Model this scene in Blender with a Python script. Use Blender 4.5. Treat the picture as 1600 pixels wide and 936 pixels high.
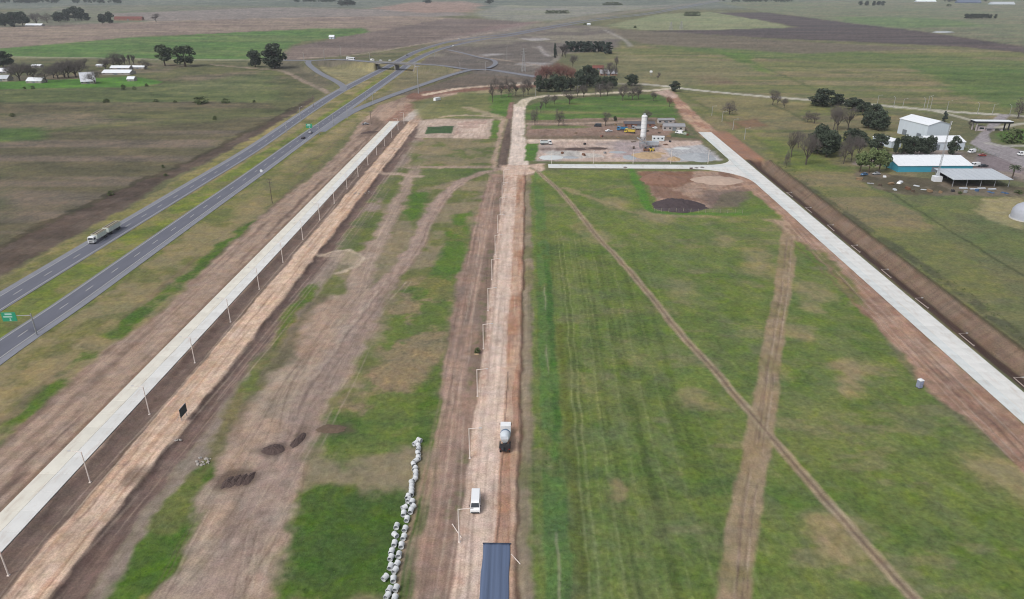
import bpy, math, random
import numpy as np
from mathutils import Vector, Matrix

for o in list(bpy.data.objects):
    bpy.data.objects.remove(o)
SC = bpy.context.scene
COL = SC.collection

# ------------------------------------------------------------------ camera, sky, sun, exposure
CAM_H = 98.0                       # drone height in metres
FPX = 1110.0                       # focal length for a 1600 px wide frame
PITCH = math.atan(498 / FPX)
YAW = math.atan(27 / FPX * math.cos(PITCH))
cd = bpy.data.cameras.new('camera')
cam = bpy.data.objects.new('camera', cd)
COL.objects.link(cam)
cam.location = (0, 0, CAM_H)
cam.rotation_euler = (math.pi / 2 - PITCH, 0, YAW)
cd.sensor_fit = 'HORIZONTAL'
cd.angle = 2 * math.atan(800 / FPX)
cd.clip_start = 0.5
cd.clip_end = 60000
SC.camera = cam

SUN_ELEV, SUN_AZ = math.radians(50), math.radians(-135)     # azimuth measured from +Y towards +X
W = bpy.data.worlds.new('World')
SC.world = W
W.use_nodes = True
wn = W.node_tree
bg = wn.nodes['Background']
sky = wn.nodes.new('ShaderNodeTexSky')
sky.sky_type = 'NISHITA'
sky.sun_disc = False
sky.sun_elevation = SUN_ELEV
sky.sun_rotation = SUN_AZ
sky.air_density = 1.0
sky.dust_density = 4.0
sky.ozone_density = 1.0
hs = wn.nodes.new('ShaderNodeHueSaturation')               # overcast: the blue is veiled by cloud
hs.inputs['Saturation'].default_value = 0.4
wn.links.new(sky.outputs[0], hs.inputs['Color'])
wn.links.new(hs.outputs[0], bg.inputs[0])
bg.inputs[1].default_value = 0.15

sl = bpy.data.lights.new('sun', 'SUN')
sl.energy = 1.45
sl.angle = math.radians(20)
sl.color = (1.0, 0.985, 0.96)
sun = bpy.data.objects.new('sun', sl)
COL.objects.link(sun)
sd = Vector((math.sin(SUN_AZ) * math.cos(SUN_ELEV), math.cos(SUN_AZ) * math.cos(SUN_ELEV), math.sin(SUN_ELEV)))
sun.rotation_euler = sd.to_track_quat('Z', 'Y').to_euler()

SC.view_settings.view_transform = 'Standard'
SC.view_settings.look = 'None'
SC.view_settings.exposure = 0.12
SC.view_settings.gamma = 1.0
SC.view_settings.use_curve_mapping = False
SC.render.engine = 'CYCLES'
SC.cycles.volume_step_rate = 1.0
SC.cycles.volume_bounces = 0
SC.cycles.max_bounces = 4
SC.cycles.filter_width = 1.1

# ------------------------------------------------------------------ helpers
LUM = 1.25


def lin(v):
    v /= 255.0
    return v / 12.92 if v <= 0.04045 else ((v + 0.055) / 1.055) ** 2.4


def c(r, g, b, k=LUM):
    """albedo of a surface that reads as this tone under the overcast light"""
    return tuple(min(0.82, lin(q) / k) for q in (r, g, b))


def at(px, py, z=0.0):
    """the place on the level z that is surveyed at (px, py) of the 1600 x 936 air photograph"""
    x = (px - 800) / FPX
    y = (py - 468) / FPX
    dy = math.cos(PITCH) - y * math.sin(PITCH)
    dz = -math.sin(PITCH) - y * math.cos(PITCH)
    cs, sn = math.cos(YAW), math.sin(YAW)
    t = (z - CAM_H) / dz
    return ((x * cs - dy * sn) * t, (x * sn + dy * cs) * t)


def ppm(py):
    """photo pixels per metre across, at ground row py"""
    return math.cos(PITCH) * (py + 30) / CAM_H


def hgt(py, px_h):
    """height in metres of an upright thing px_h pixels tall standing at ground row py"""
    yv = 468 + FPX / math.tan(PITCH)
    return CAM_H * px_h / (py + 30) * (yv + 30) / (yv - py + px_h)


def tag(o, label=None, cat=None, group=None, kind=None):
    if label: o['label'] = label
    if cat: o['category'] = cat
    if group: o['group'] = group
    if kind: o['kind'] = kind
    return o


def link(o, parent=None):
    COL.objects.link(o)
    if parent: o.parent = parent
    return o


def thing(name, label, cat, loc=(0, 0, 0), rz=0.0, group=None, s=1.0):
    o = bpy.data.objects.new(name, None)
    o.empty_display_size = 0.3
    link(o)
    o.location = loc
    o.rotation_euler = (0, 0, rz)
    o.scale = (s, s, s)
    return tag(o, label, cat, group)


class MB:
    """collects simple solids, then links them as ONE mesh object"""
    def __init__(s):
        s.v = []; s.f = []

    def add(s, vs, fs):
        n = len(s.v)
        s.v += [tuple(p) for p in vs]
        s.f += [tuple(i + n for i in f) for f in fs]
        return s

    def box(s, cx, cy, cz, sx, sy, sz, tx=1.0, ty=1.0, rz=0.0, oy=0.0):
        """centre, size; tx, ty shrink the top; oy shifts the top along y"""
        a, b, h = sx / 2, sy / 2, sz / 2
        vs = []
        for z, kx, ky, q in ((-h, 1, 1, 0), (h, tx, ty, oy)):
            for (x, y) in ((-a, -b), (a, -b), (a, b), (-a, b)):
                X, Y = x * kx, y * ky + q
                vs.append((cx + X * math.cos(rz) - Y * math.sin(rz), cy + X * math.sin(rz) + Y * math.cos(rz), cz + z))
        return s.add(vs, [(3, 2, 1, 0), (4, 5, 6, 7), (0, 1, 5, 4), (1, 2, 6, 5), (2, 3, 7, 6), (3, 0, 4, 7)])

    def cyl(s, p0, p1, r0, r1=None, n=10, caps=True):
        r1 = r0 if r1 is None else r1
        p0, p1 = Vector(p0), Vector(p1)
        d = (p1 - p0).normalized()
        u = d.cross(Vector((0, 0, 1)))
        if u.length < 1e-3: u = Vector((1, 0, 0))
        u.normalize(); w = d.cross(u)
        vs = []
        for p, r in ((p0, r0), (p1, r1)):
            for i in range(n):
                a = 2 * math.pi * i / n
                vs.append(p + (u * math.cos(a) + w * math.sin(a)) * r)
        fs = [(i, (i + 1) % n, n + (i + 1) % n, n + i) for i in range(n)]
        if caps: fs += [tuple(range(n))[::-1], tuple(range(n, 2 * n))]
        return s.add(vs, fs)

    def prism(s, prof, x0, x1):
        """profile in (y, z), extruded along x"""
        n = len(prof)
        vs = [(x0, y, z) for y, z in prof] + [(x1, y, z) for y, z in prof]
        fs = [tuple(range(n)), tuple(range(n, 2 * n))[::-1]]
        fs += [(i, n + i, n + (i + 1) % n, (i + 1) % n) for i in range(n)]
        return s.add(vs, fs)

    def slab(s, poly, z0, z1):
        """polygon in (x, y), from z0 to z1"""
        n = len(poly)
        vs = [(x, y, z0) for x, y in poly] + [(x, y, z1) for x, y in poly]
        fs = [tuple(range(n))[::-1], tuple(range(n, 2 * n))]
        fs += [(i, (i + 1) % n, n + (i + 1) % n, n + i) for i in range(n)]
        return s.add(vs, fs)

    def lathe(s, prof, p=(0, 0, 0), n=20, axis='z', close=False):
        vs = []
        for r, h in prof:
            for i in range(n):
                a = 2 * math.pi * i / n
                q = (r * math.cos(a), r * math.sin(a), h)
                if axis == 'y': q = (q[0], q[2], q[1])
                if axis == 'x': q = (q[2], q[0], q[1])
                vs.append((p[0] + q[0], p[1] + q[1], p[2] + q[2]))
        m = len(prof)
        fs = []
        for k in range(m if close else m - 1):
            k2 = (k + 1) % m
            for i in range(n):
                j = (i + 1) % n
                fs.append((k * n + i, k * n + j, k2 * n + j, k2 * n + i))
        return s.add(vs, fs)

    def mesh(s, name, m, smooth=False):
        me = bpy.data.meshes.new(name)
        me.from_pydata(s.v, [], s.f)
        me.materials.append(m)
        if smooth: me.shade_smooth()
        me.update()
        return me

    def build(s, name, m, parent=None, smooth=False, fix=True):
        me = s.mesh(name, m, smooth)
        if fix:
            import bmesh
            b = bmesh.new(); b.from_mesh(me)
            bmesh.ops.recalc_face_normals(b, faces=b.faces)
            b.to_mesh(me); b.free()
        o = bpy.data.objects.new(name, me)
        return link(o, parent)


def bevel(o, w, seg=2):
    m = o.modifiers.new('bevel', 'BEVEL')
    m.width = w; m.segments = seg; m.limit_method = 'ANGLE'; m.angle_limit = math.radians(35)
    return o


def copy_tree(o, parent=None):
    n = o.copy()
    COL.objects.link(n)
    n.parent = parent
    for ch in list(o.children):
        copy_tree(ch, n)
    return n


_M = {}


def mat(name, col, rough=0.75, var=0.12, scale=1.5, metal=0.0, rnd=0.0, bump=0.0, spec=0.3, stretch=(1, 1, 1)):
    """procedural paint / soil / metal: a base tone with cloudy wear and optional per-object variation"""
    if name in _M: return _M[name]
    m = bpy.data.materials.new(name)
    m.use_nodes = True
    nt = m.node_tree; N = nt.nodes; L = nt.links
    b = N['Principled BSDF']
    b.inputs['Roughness'].default_value = rough
    b.inputs['Metallic'].default_value = metal
    b.inputs['Specular IOR Level'].default_value = spec
    tc = N.new('ShaderNodeTexCoord'); mp = N.new('ShaderNodeMapping')
    mp.inputs['Scale'].default_value = stretch
    L.new(tc.outputs['Object'], mp.inputs[0])
    nz = N.new('ShaderNodeTexNoise')
    nz.inputs['Scale'].default_value = scale; nz.inputs['Detail'].default_value = 6; nz.inputs['Roughness'].default_value = 0.65
    L.new(mp.outputs[0], nz.inputs['Vector'])
    mr = N.new('ShaderNodeMapRange')
    mr.inputs['From Min'].default_value = 0.25; mr.inputs['From Max'].default_value = 0.75
    mr.inputs['To Min'].default_value = 1 - var; mr.inputs['To Max'].default_value = 1 + var
    L.new(nz.outputs['Fac'], mr.inputs[0])
    val = mr.outputs[0]
    if rnd:
        oi = N.new('ShaderNodeObjectInfo'); r2 = N.new('ShaderNodeMapRange')
        r2.inputs['To Min'].default_value = 1 - rnd; r2.inputs['To Max'].default_value = 1 + rnd
        L.new(oi.outputs['Random'], r2.inputs[0])
        mu = N.new('ShaderNodeMath'); mu.operation = 'MULTIPLY'
        L.new(val, mu.inputs[0]); L.new(r2.outputs[0], mu.inputs[1]); val = mu.outputs[0]
    vm = N.new('ShaderNodeVectorMath'); vm.operation = 'SCALE'
    vm.inputs[0].default_value = col[:3]
    L.new(val, vm.inputs['Scale'])
    L.new(vm.outputs[0], b.inputs['Base Color'])
    if bump:
        bp = N.new('ShaderNodeBump'); bp.inputs['Strength'].default_value = bump; bp.inputs['Distance'].default_value = 0.1
        L.new(nz.outputs['Fac'], bp.inputs['Height']); L.new(bp.outputs[0], b.inputs['Normal'])
    _M[name] = m
    return m


def smooth_line(pts, step=6.0):
    """Catmull-Rom through the surveyed points, resampled"""
    P = [np.array(p, float) for p in pts]
    P = [2 * P[0] - P[1]] + P + [2 * P[-1] - P[-2]]
    out = []
    for i in range(1, len(P) - 2):
        n = max(2, int(np.linalg.norm((P[i + 1] - P[i])[:2]) / step))
        for k in range(n):
            t = k / n
            out.append(0.5 * ((2 * P[i]) + (-P[i - 1] + P[i + 1]) * t + (2 * P[i - 1] - 5 * P[i] + 4 * P[i + 1] - P[i + 2]) * t * t
                              + (-P[i - 1] + 3 * P[i] - 3 * P[i + 1] + P[i + 2]) * t ** 3))
    out.append(P[-2])
    return np.array(out)


ORD = ['first', 'second', 'third', 'fourth', 'fifth', 'sixth', 'seventh', 'eighth', 'ninth', 'tenth', 'eleventh', 'twelfth',
       'thirteenth', 'fourteenth', 'fifteenth', 'sixteenth', 'seventeenth', 'eighteenth', 'nineteenth', 'twentieth']
TENS = {2: 'twenty', 3: 'thirty', 4: 'forty'}


def ordn(i):
    if i < 20: return ORD[i]
    t, u = divmod(i + 1, 10)
    if u == 0: return {3: 'thirtieth', 4: 'fortieth', 5: 'fiftieth'}[t]
    return TENS[t] + '-' + ORD[u - 1]

# ------------------------------------------------------------------ the ground: one graded sheet with real relief
def _hash(ix, iy, seed):
    h = (ix.astype(np.int64) * 374761393 + iy.astype(np.int64) * 668265263 + seed * 1442695041) & 0xFFFFFFFF
    h = ((h ^ (h >> 13)) * 1274126177) & 0xFFFFFFFF
    h = h ^ (h >> 16)
    return (h & 0xFFFFFF).astype(np.float32) / np.float32(0xFFFFFF)


def vnoise(x, y, seed):
    fx, fy = np.floor(x), np.floor(y)
    tx, ty = (x - fx).astype(np.float32), (y - fy).astype(np.float32)
    tx = tx * tx * (3 - 2 * tx); ty = ty * ty * (3 - 2 * ty)
    ix, iy = fx.astype(np.int64), fy.astype(np.int64)
    a, b = _hash(ix, iy, seed), _hash(ix + 1, iy, seed)
    d, e = _hash(ix, iy + 1, seed), _hash(ix + 1, iy + 1, seed)
    return (a * (1 - tx) + b * tx) * (1 - ty) + (d * (1 - tx) + e * tx) * ty


def fbm(x, y, sx, sy=None, octv=4, seed=0, gain=0.55):
    sy = sy or sx
    s = 0; a = 1.0; t = 0
    for k in range(octv):
        s = s + a * vnoise(x / sx * 2 ** k + 17.3 * k, y / sy * 2 ** k - 9.1 * k, seed + k * 31)
        t += a; a *= gain
    return s / t


def sstep(a, b, x):
    t = np.clip((x - a) / (b - a), 0, 1)
    return t * t * (3 - 2 * t)


NR, NC = 820, 1040
K1 = CAM_H * FPX / math.cos(PITCH) ** 2
K2 = CAM_H * math.tan(PITCH)
srow = np.concatenate([np.linspace(1150, 60, 760), np.linspace(58.5, 7, NR - 760)])
Yr = K1 / srow - K2                                  # row spacing grows with distance
ucol = np.linspace(-1, 1, NC)
X = (ucol[None, :] * (0.657 * Yr + 28.9)[:, None] * 1.25 + 0.02 * Yr[:, None] * 0).astype(np.float64)
Y = np.repeat(Yr[:, None], NC, 1)
X = X.ravel(); Y = Y.ravel()
NV = X.size

N_near = [fbm(X, Y, 7, octv=4, seed=s) * 2 - 1 for s in (1, 2)]
N_mid = [fbm(X, Y, 30, octv=4, seed=s) * 2 - 1 for s in (3, 4)]
N_far = [fbm(X, Y, 160, octv=4, seed=s) * 2 - 1 for s in (5, 6)]
STREAK = fbm(X, Y, 1.6, 70, octv=3, seed=11, gain=0.7) * 0.6 + fbm(X, Y, 5, 200, octv=2, seed=12) * 0.4
STREAKX = fbm(X, Y, 260, 22, octv=4, seed=13)        # crop rows and drifts that run across
PATCH = fbm(X, Y, 14, octv=5, seed=14)
PATCHL = fbm(X, Y, 90, octv=5, seed=15)
FINE = fbm(X, Y, 2.2, octv=3, seed=16)

CLR = np.zeros((NV, 3), np.float32)
GRS = np.zeros(NV, np.float32)
HGT = np.zeros(NV, np.float32)
CLS = np.zeros(NV, np.int16)
CNAMES = ['ground']


def seg_dist(x, y, p, q):
    dx, dy = q[0] - p[0], q[1] - p[1]
    t = np.clip(((x - p[0]) * dx + (y - p[1]) * dy) / max(dx * dx + dy * dy, 1e-9), 0, 1)
    return np.hypot(x - p[0] - t * dx, y - p[1] - t * dy), t


def sd_poly(x, y, P):
    d = np.full(x.shape, 1e9); ins = np.zeros(x.shape, bool)
    n = len(P)
    for i in range(n):
        p, q = P[i], P[(i + 1) % n]
        d = np.minimum(d, seg_dist(x, y, p, q)[0])
        if p[1] != q[1]:
            cr = ((p[1] > y) != (q[1] > y)) & (x < (q[0] - p[0]) * (y - p[1]) / (q[1] - p[1]) + p[0])
            ins ^= cr
    return np.where(ins, -d, d)


def warped(sel, warp):
    if warp <= 0: return X[sel], Y[sel]
    nz = N_near if warp < 3 else (N_mid if warp < 12 else N_far)
    return X[sel] + nz[0][sel] * warp * 2, Y[sel] + nz[1][sel] * warp * 2


def mask(P, soft, warp, width=None):
    A = np.array(P)
    mg = soft + warp * 2 + (max(width) if width else 0) + 1
    sel = np.where((X > A[:, 0].min() - mg) & (X < A[:, 0].max() + mg) & (Y > A[:, 1].min() - mg) & (Y < A[:, 1].max() + mg))[0]
    if not len(sel): return sel, None
    x, y = warped(sel, warp)
    if width is None:
        d = sd_poly(x, y, P)
    else:
        d = np.full(x.shape, 1e9)
        for i in range(len(P) - 1):
            q, t = seg_dist(x, y, P[i], P[i + 1])
            w0 = width[min(i, len(width) - 1)]; w1 = width[min(i + 1, len(width) - 1)]
            d = np.minimum(d, q - (w0 + (w1 - w0) * t) / 2)
    return sel, sstep(soft, -soft, d)


def paint(px, col, grass=0.0, soft=1.0, warp=1.0, op=1.0, patch=None, streak=0.0, name=None, width=None, world=False, alt=None):
    """lay one kind of soil or sward: px are surveyed photo points (or metres), col its own tone"""
    P = list(px) if world else [at(*p) for p in px]
    if width is not None and not isinstance(width, (list, tuple)): width = [width]
    if width is not None and len(P) > 2:
        P = [tuple(p) for p in smooth_line(P, 8.0)]; width = [width[0]]
    sel, m = mask(P, soft, warp, width)
    if m is None: return
    m = m * op
    if patch:
        nz, lo, hi = patch
        m = m * sstep(lo, hi, nz[sel])
    col = np.array(col, np.float32)[None, :] * np.ones((len(sel), 1), np.float32)
    if alt is not None:
        c2, nz, lo, hi = alt
        k = sstep(lo, hi, nz[sel])[:, None]
        col = col * (1 - k) + np.array(c2, np.float32)[None, :] * k
    if streak:
        col = col * (1 + streak * (STREAK[sel] - 0.5) * 2)[:, None]
    m1 = m[:, None].astype(np.float32)
    CLR[sel] = CLR[sel] * (1 - m1) + col * m1
    GRS[sel] = GRS[sel] * (1 - m) + grass * m
    if name:
        if name not in CNAMES: CNAMES.append(name)
        CLS[sel[m > 0.5]] = CNAMES.index(name)


def band(x0, x1, y0, y1, col, **k):
    paint([(x0, y0), (x1, y0), (x1, y1), (x0, y1)], col, world=True, **k)


# tones, as they read in the overcast light
OLIVE = c(108, 108, 80); PAST = c(98, 100, 71); PASTB = c(98, 92, 74); LAWN = c(78, 104, 52); GREEN = c(92, 106, 60)
LUSH = c(70, 94, 42); DRY = c(136, 126, 94); STUB = c(132, 117, 108); PLOUGH = c(112, 101, 96); DARKP = c(82, 76, 76)
DIRT = c(161, 140, 124); DIRTP = c(168, 150, 138); REDD = c(146, 116, 102); DARKD = c(106, 90, 82); TAN = c(202, 176, 155)
MUD = c(84, 70, 66); PALE = c(196, 183, 172); CREAM = c(190, 182, 166); FARG = c(112, 116, 96); PINK = c(160, 135, 122)

CLR[:] = np.array(OLIVE); GRS[:] = 0.8
CLR *= (0.86 + 0.28 * PATCHL)[:, None]

# ---- far fields
paint([(-900, 14), (2500, 14), (2500, -23), (-900, -23)], c(112, 117, 106), .6, 200, 40, alt=(c(98, 106, 96), N_far[0], -.2, .3))
paint([(-600, 30), (0, 20), (110, 8), (300, 8), (560, 12), (640, 16), (700, 22), (250, 34), (0, 44), (-600, 60)], c(118, 116, 102), .5, 20, 10, alt=(c(108, 116, 92), STREAKX, .45, .65))
paint([(150, 22), (420, 12), (700, 16), (740, 24), (560, 30), (250, 34)], c(134, 126, 120), .3, 30, 14)
paint([(-600, 58), (0, 43), (250, 33), (480, 27), (640, 25), (705, 28), (660, 60), (600, 75), (560, 60), (570, 46), (480, 45), (400, 50), (220, 57), (0, 76), (-600, 112)], STUB, .15, 12, 6,
      alt=(c(148, 134, 118), STREAKX, .45, .62), name='stubble_field')
paint([(-600, 113), (0, 76), (200, 59), (400, 49), (490, 45), (565, 44), (580, 50), (530, 58), (470, 65), (450, 74), (440, 93), (250, 92), (0, 89), (-600, 88)], c(88, 118, 66), 1, 6, 4,
      alt=(c(100, 118, 74), STREAKX, .4, .65), name='green_field')
paint([(442, 94), (450, 75), (530, 58), (585, 50), (700, 28), (760, 30), (800, 32), (850, 30), (800, 47), (700, 62), (640, 72), (560, 84), (470, 94)], PLOUGH, .05, 8, 5,
      alt=(c(126, 112, 104), STREAKX, .4, .65), name='ploughed_field')
paint([(640, 78), (760, 42), (860, 30), (800, 48), (700, 64)], c(130, 112, 108), .1, 14, 8, op=.8)
paint([(580, 13), (640, 4), (720, 2), (755, 6), (735, 19), (660, 20)], c(150, 128, 116), .1, 30, 20)
paint([(735, 20), (790, 8), (900, 10), (1050, 8), (960, 18), (870, 32), (820, 34), (770, 30)], c(134, 136, 118), .5, 25, 12, alt=(c(132, 130, 124), STREAKX, .45, .6))
paint([(1120, 3), (1700, -2), (2600, 10), (2600, 200), (1600, 72), (1330, 36), (1190, 18)], c(112, 120, 94), .8, 20, 12, alt=(c(120, 118, 98), STREAKX, .4, .6))
paint([(1300, 26), (1450, 28), (1560, 40), (1420, 44), (1330, 36)], c(104, 122, 84), .9, 30, 20)
paint([(945, 72), (1200, 66), (1600, 80), (2300, 150), (2300, 330), (1600, 190), (1350, 168), (1060, 142), (1010, 130), (950, 100)], c(110, 114, 76), .9, 10, 6,
      alt=(c(128, 120, 92), STREAKX, .42, .6), name='pasture')
paint([(1000, 70), (1200, 75), (1400, 84), (1600, 95), (1700, 120), (1300, 98), (1130, 86)], c(92, 112, 66), .9, 14, 10, op=.7)
paint([(1430, 105), (1600, 110), (1800, 160), (1560, 168), (1500, 150)], c(84, 108, 60), 1, 12, 10, op=.8)
paint([(1120, 80), (1170, 85), (1205, 118), (1150, 98)], c(92, 118, 60), 1, 8, 6, op=.8)
paint([(1130, 85), (1210, 112), (1275, 140)], c(78, 92, 58), 1, 2, 1.5, width=5, op=.6)
paint([(1070, 118), (1125, 117), (1148, 130), (1100, 131)], c(112, 92, 82), .1, 8, 5)
paint([(945, 40), (1030, 22), (1130, 18), (1240, 43), (1100, 47), (1000, 47)], c(136, 138, 108), .5, 12, 5, alt=(c(126, 134, 100), STREAKX, .4, .6), name='fallow_field')
paint([(1112, 19), (1200, 20), (1330, 36), (1440, 49), (1600, 73), (2300, 190), (2300, 240), (1600, 82), (1500, 73), (1350, 66), (1200, 60), (1080, 52), (1000, 48), (1100, 47), (1250, 43), (1180, 30)],
      DARKP, .05, 8, 4, alt=(c(96, 86, 84), STREAKX, .45, .65), name='ploughed_field')
paint([(945, 45), (1080, 52), (1200, 62), (1450, 76), (1250, 84), (1000, 68), (955, 54)], c(112, 103, 92), .2, 14, 8, op=.85)
paint([(640, 82), (700, 64), (800, 48), (880, 38), (950, 42), (970, 58), (960, 78), (880, 84), (860, 104), (840, 130), (700, 130), (640, 112)], c(108, 101, 95), .2, 8, 6,
      alt=(c(128, 122, 108), PATCHL, .45, .6), name='levelled_ground')
paint([(735, 85), (790, 80), (850, 70), (860, 90), (800, 100)], c(92, 88, 88), .1, 8, 8, op=.7, patch=(PATCHL, .42, .56))
for q in ([(745, 86), (775, 84), (792, 85), (760, 88)], [(815, 60), (845, 59), (860, 62), (830, 64)], [(860, 98), (815, 97), (805, 101), (850, 103)]):
    paint(q, c(172, 168, 168), 0, 5, 5, op=.75)
paint([(945, 47), (975, 62), (985, 72)], c(150, 145, 138), 0, 3, 1, width=8, op=.8)
paint([(842, 72), (850, 82), (858, 88)], c(158, 152, 150), 0, 3, 1, width=7, op=.8)
paint([(700, 64), (800, 46), (880, 34), (960, 22), (1130, 0)], c(138, 130, 122), .2, 14, 5, width=60, op=.6)
paint([(965, 80), (1010, 90), (1180, 100), (1150, 125), (1060, 138), (1000, 130), (965, 110)], c(124, 120, 90), .8, 12, 8, op=.7)

# ---- pasture left of the highway
paint([(-700, 97), (250, 98), (400, 104), (460, 114), (485, 135), (475, 155), (420, 190), (300, 252), (0, 428), (-700, 900)], PAST, .9, 4, 3,
      alt=(c(116, 108, 90), PATCHL, .48, .64), name='pasture')
paint([(-300, 140), (300, 130), (420, 110), (440, 140), (420, 160), (100, 162), (-300, 170)], c(96, 108, 70), 1, 12, 10, op=.7)
paint([(-50, 130), (0, 128), (100, 124), (200, 120), (262, 128), (215, 135), (130, 137), (0, 139), (-100, 140)], c(84, 124, 56), 1, 4, 3)
paint([(-700, 300), (0, 222), (100, 205), (330, 188), (440, 178), (400, 200), (300, 252), (150, 335), (0, 425), (-700, 900)], PASTB, .5, 12, 10, op=.85,
      alt=(c(116, 104, 94), STREAKX, .45, .65))
paint([(-200, 160), (420, 160), (430, 175), (-200, 178)], c(110, 98, 84), .4, 4, 6, op=.6, patch=(STREAKX, .4, .6))
paint([(-300, 255), (60, 262), (150, 285), (60, 330), (-300, 400)], c(84, 92, 62), .9, 8, 9, op=.75, patch=(PATCHL, .4, .58))
paint([(-100, 198), (60, 200), (60, 218), (-100, 225)], c(84, 108, 60), 1, 8, 6, op=.8)
paint([(-200, 162), (200, 160), (420, 162)], c(84, 78, 68), .5, 1.5, 2, width=5, op=.7)
paint([(-100, 186), (180, 187), (300, 184)], c(90, 82, 74), .5, 1.5, 2, width=5, op=.5)
paint([(-50, 141), (120, 140), (230, 136), (265, 125)], c(88, 82, 66), .5, 1.5, 1.5, width=4, op=.7)
paint([(-200, 445), (0, 384), (175, 301), (300, 248), (400, 200), (490, 150), (485, 165), (350, 240), (250, 287), (175, 338), (0, 430), (-200, 560)], c(98, 85, 78), .25, 2, 2, op=.9, streak=.2,
      alt=(c(84, 72, 66), PATCH, .45, .6))
paint([(-100, 440), (0, 385), (175, 302), (300, 249), (400, 199), (470, 163)], c(74, 70, 56), .7, 1.2, 2.5, width=4, op=.85)
paint([(-600, 88), (0, 89), (250, 93), (400, 94), (455, 95)], c(150, 146, 126), .1, 3, 1, width=12, name='country_road')
paint([(330, 101), (400, 107), (440, 111), (478, 128), (508, 142), (512, 146)], c(152, 136, 122), .1, 1.5, 1, width=7, op=.9, name='dirt_track')
paint([(400, 97), (470, 96), (480, 108), (520, 130), (500, 140), (460, 116)], c(104, 98, 84), .4, 5, 3, op=.8)

# ---- interchange and highway verges
paint([(-400, 760), (-200, 610), (0, 432), (175, 339), (350, 241), (490, 160), (545, 128), (600, 100), (660, 76), (700, 66), (720, 66), (672, 86), (650, 104), (690, 122), (690, 150), (640, 150), (560, 192), (400, 345), (250, 490), (0, 692), (-400, 1010)],
      DRY, .7, 2, 1.5, alt=(c(112, 112, 72), PATCH, .48, .66), name='highway_verge')
paint([(-300, 620), (-300, 660), (0, 463), (400, 236), (545, 140), (535, 135), (350, 241), (0, 436)], c(120, 118, 76), .9, 1.5, 1.5, alt=(c(140, 130, 92), PATCH, .45, .6))
paint([(-300, 700), (0, 505), (400, 252), (520, 178), (610, 112), (640, 90), (700, 68), (660, 80)], c(108, 120, 62), 1, 2, 1, width=None, alt=(c(126, 124, 76), PATCH, .46, .62))
paint([(-300, 665), (-300, 745), (0, 533), (400, 268), (520, 186), (612, 116), (604, 112), (520, 172), (400, 243), (0, 484)], c(112, 122, 64), 1, 1.2, 1, alt=(c(126, 122, 80), PATCH, .46, .62))
paint([(0, 566), (140, 468), (400, 281), (520, 200), (560, 178)], c(104, 112, 62), .9, 1.5, 2, width=4, op=.8)
paint([(300, 352), (345, 345), (460, 260), (440, 258)], c(102, 112, 64), .9, 5, 5, op=.5)
paint([(415, 330), (470, 285), (540, 218), (555, 195), (500, 232), (420, 290)], c(112, 112, 74), .9, 5, 4, op=.6)
paint([(-200, 855), (0, 678), (125, 565), (180, 520), (260, 455), (320, 412), (400, 345)], c(80, 104, 48), 1, 1.5, 2, width=6, op=.95, patch=(PATCH, .3, .5))
paint([(495, 100), (560, 96), (600, 102), (560, 135), (545, 132), (500, 112)], c(136, 130, 98), .6, 6, 4)
paint([(480, 96), (560, 93), (590, 98), (590, 106), (500, 104)], c(104, 98, 90), .3, 4, 3, op=.8)
paint([(640, 108), (720, 108), (700, 118), (640, 138), (600, 150), (620, 125)], c(122, 116, 90), .6, 5, 4)
paint([(600, 152), (660, 136), (700, 122), (740, 114), (850, 124), (840, 135), (720, 138), (660, 146)], c(110, 100, 90), .4, 4, 4)

# ---- bare strip between verge and the left concrete road, and everything down to the centre
paint([(-300, 960), (0, 692), (175, 538), (250, 490), (312, 428), (400, 345), (445, 308), (500, 266), (532, 236), (566, 190), (591, 165), (643, 148), (700, 140), (720, 150), (690, 300), (-100, 1150), (-300, 1150)], DIRT, .05, 1.5, 1.2, streak=.16,
      alt=(c(144, 123, 110), STREAK, .5, .62), name='bare_earth')
for xs, k, w in ((-110, .8, 2.2), (-116, .5, 2.5), (-121, .5, 2), (-128, .4, 3)):
    paint([(xs, 80), (xs + .3, 300), (xs + .2, 560)], c(112, 94, 86), 0, .8, .9, width=w, op=k, patch=(fbm(X, Y, 4, 45, octv=3, seed=40 + int(-xs)), .46, .58), world=True)
paint([(575, 205), (600, 175), (640, 155), (660, 150), (640, 170), (610, 195)], c(164, 140, 122), 0, 3, 3, op=.8)
paint([(585, 180), (560, 215), (585, 212), (604, 194)], c(100, 86, 78), 0, 3, 2, op=.7)
paint([(600, 190), (655, 152), (668, 152), (625, 188)], c(140, 108, 94), 0, 3, 2, op=.8, streak=.2)
# centre-left field
paint([(80, 1000), (300, 690), (420, 540), (540, 380), (640, 260), (690, 160), (760, 138), (800, 150), (800, 260), (770, 400), (740, 650), (700, 1000)], c(134, 124, 100), .5, 2, 1.5,
      alt=(c(108, 112, 70), PATCH, .44, .6), name='site_field')
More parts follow.
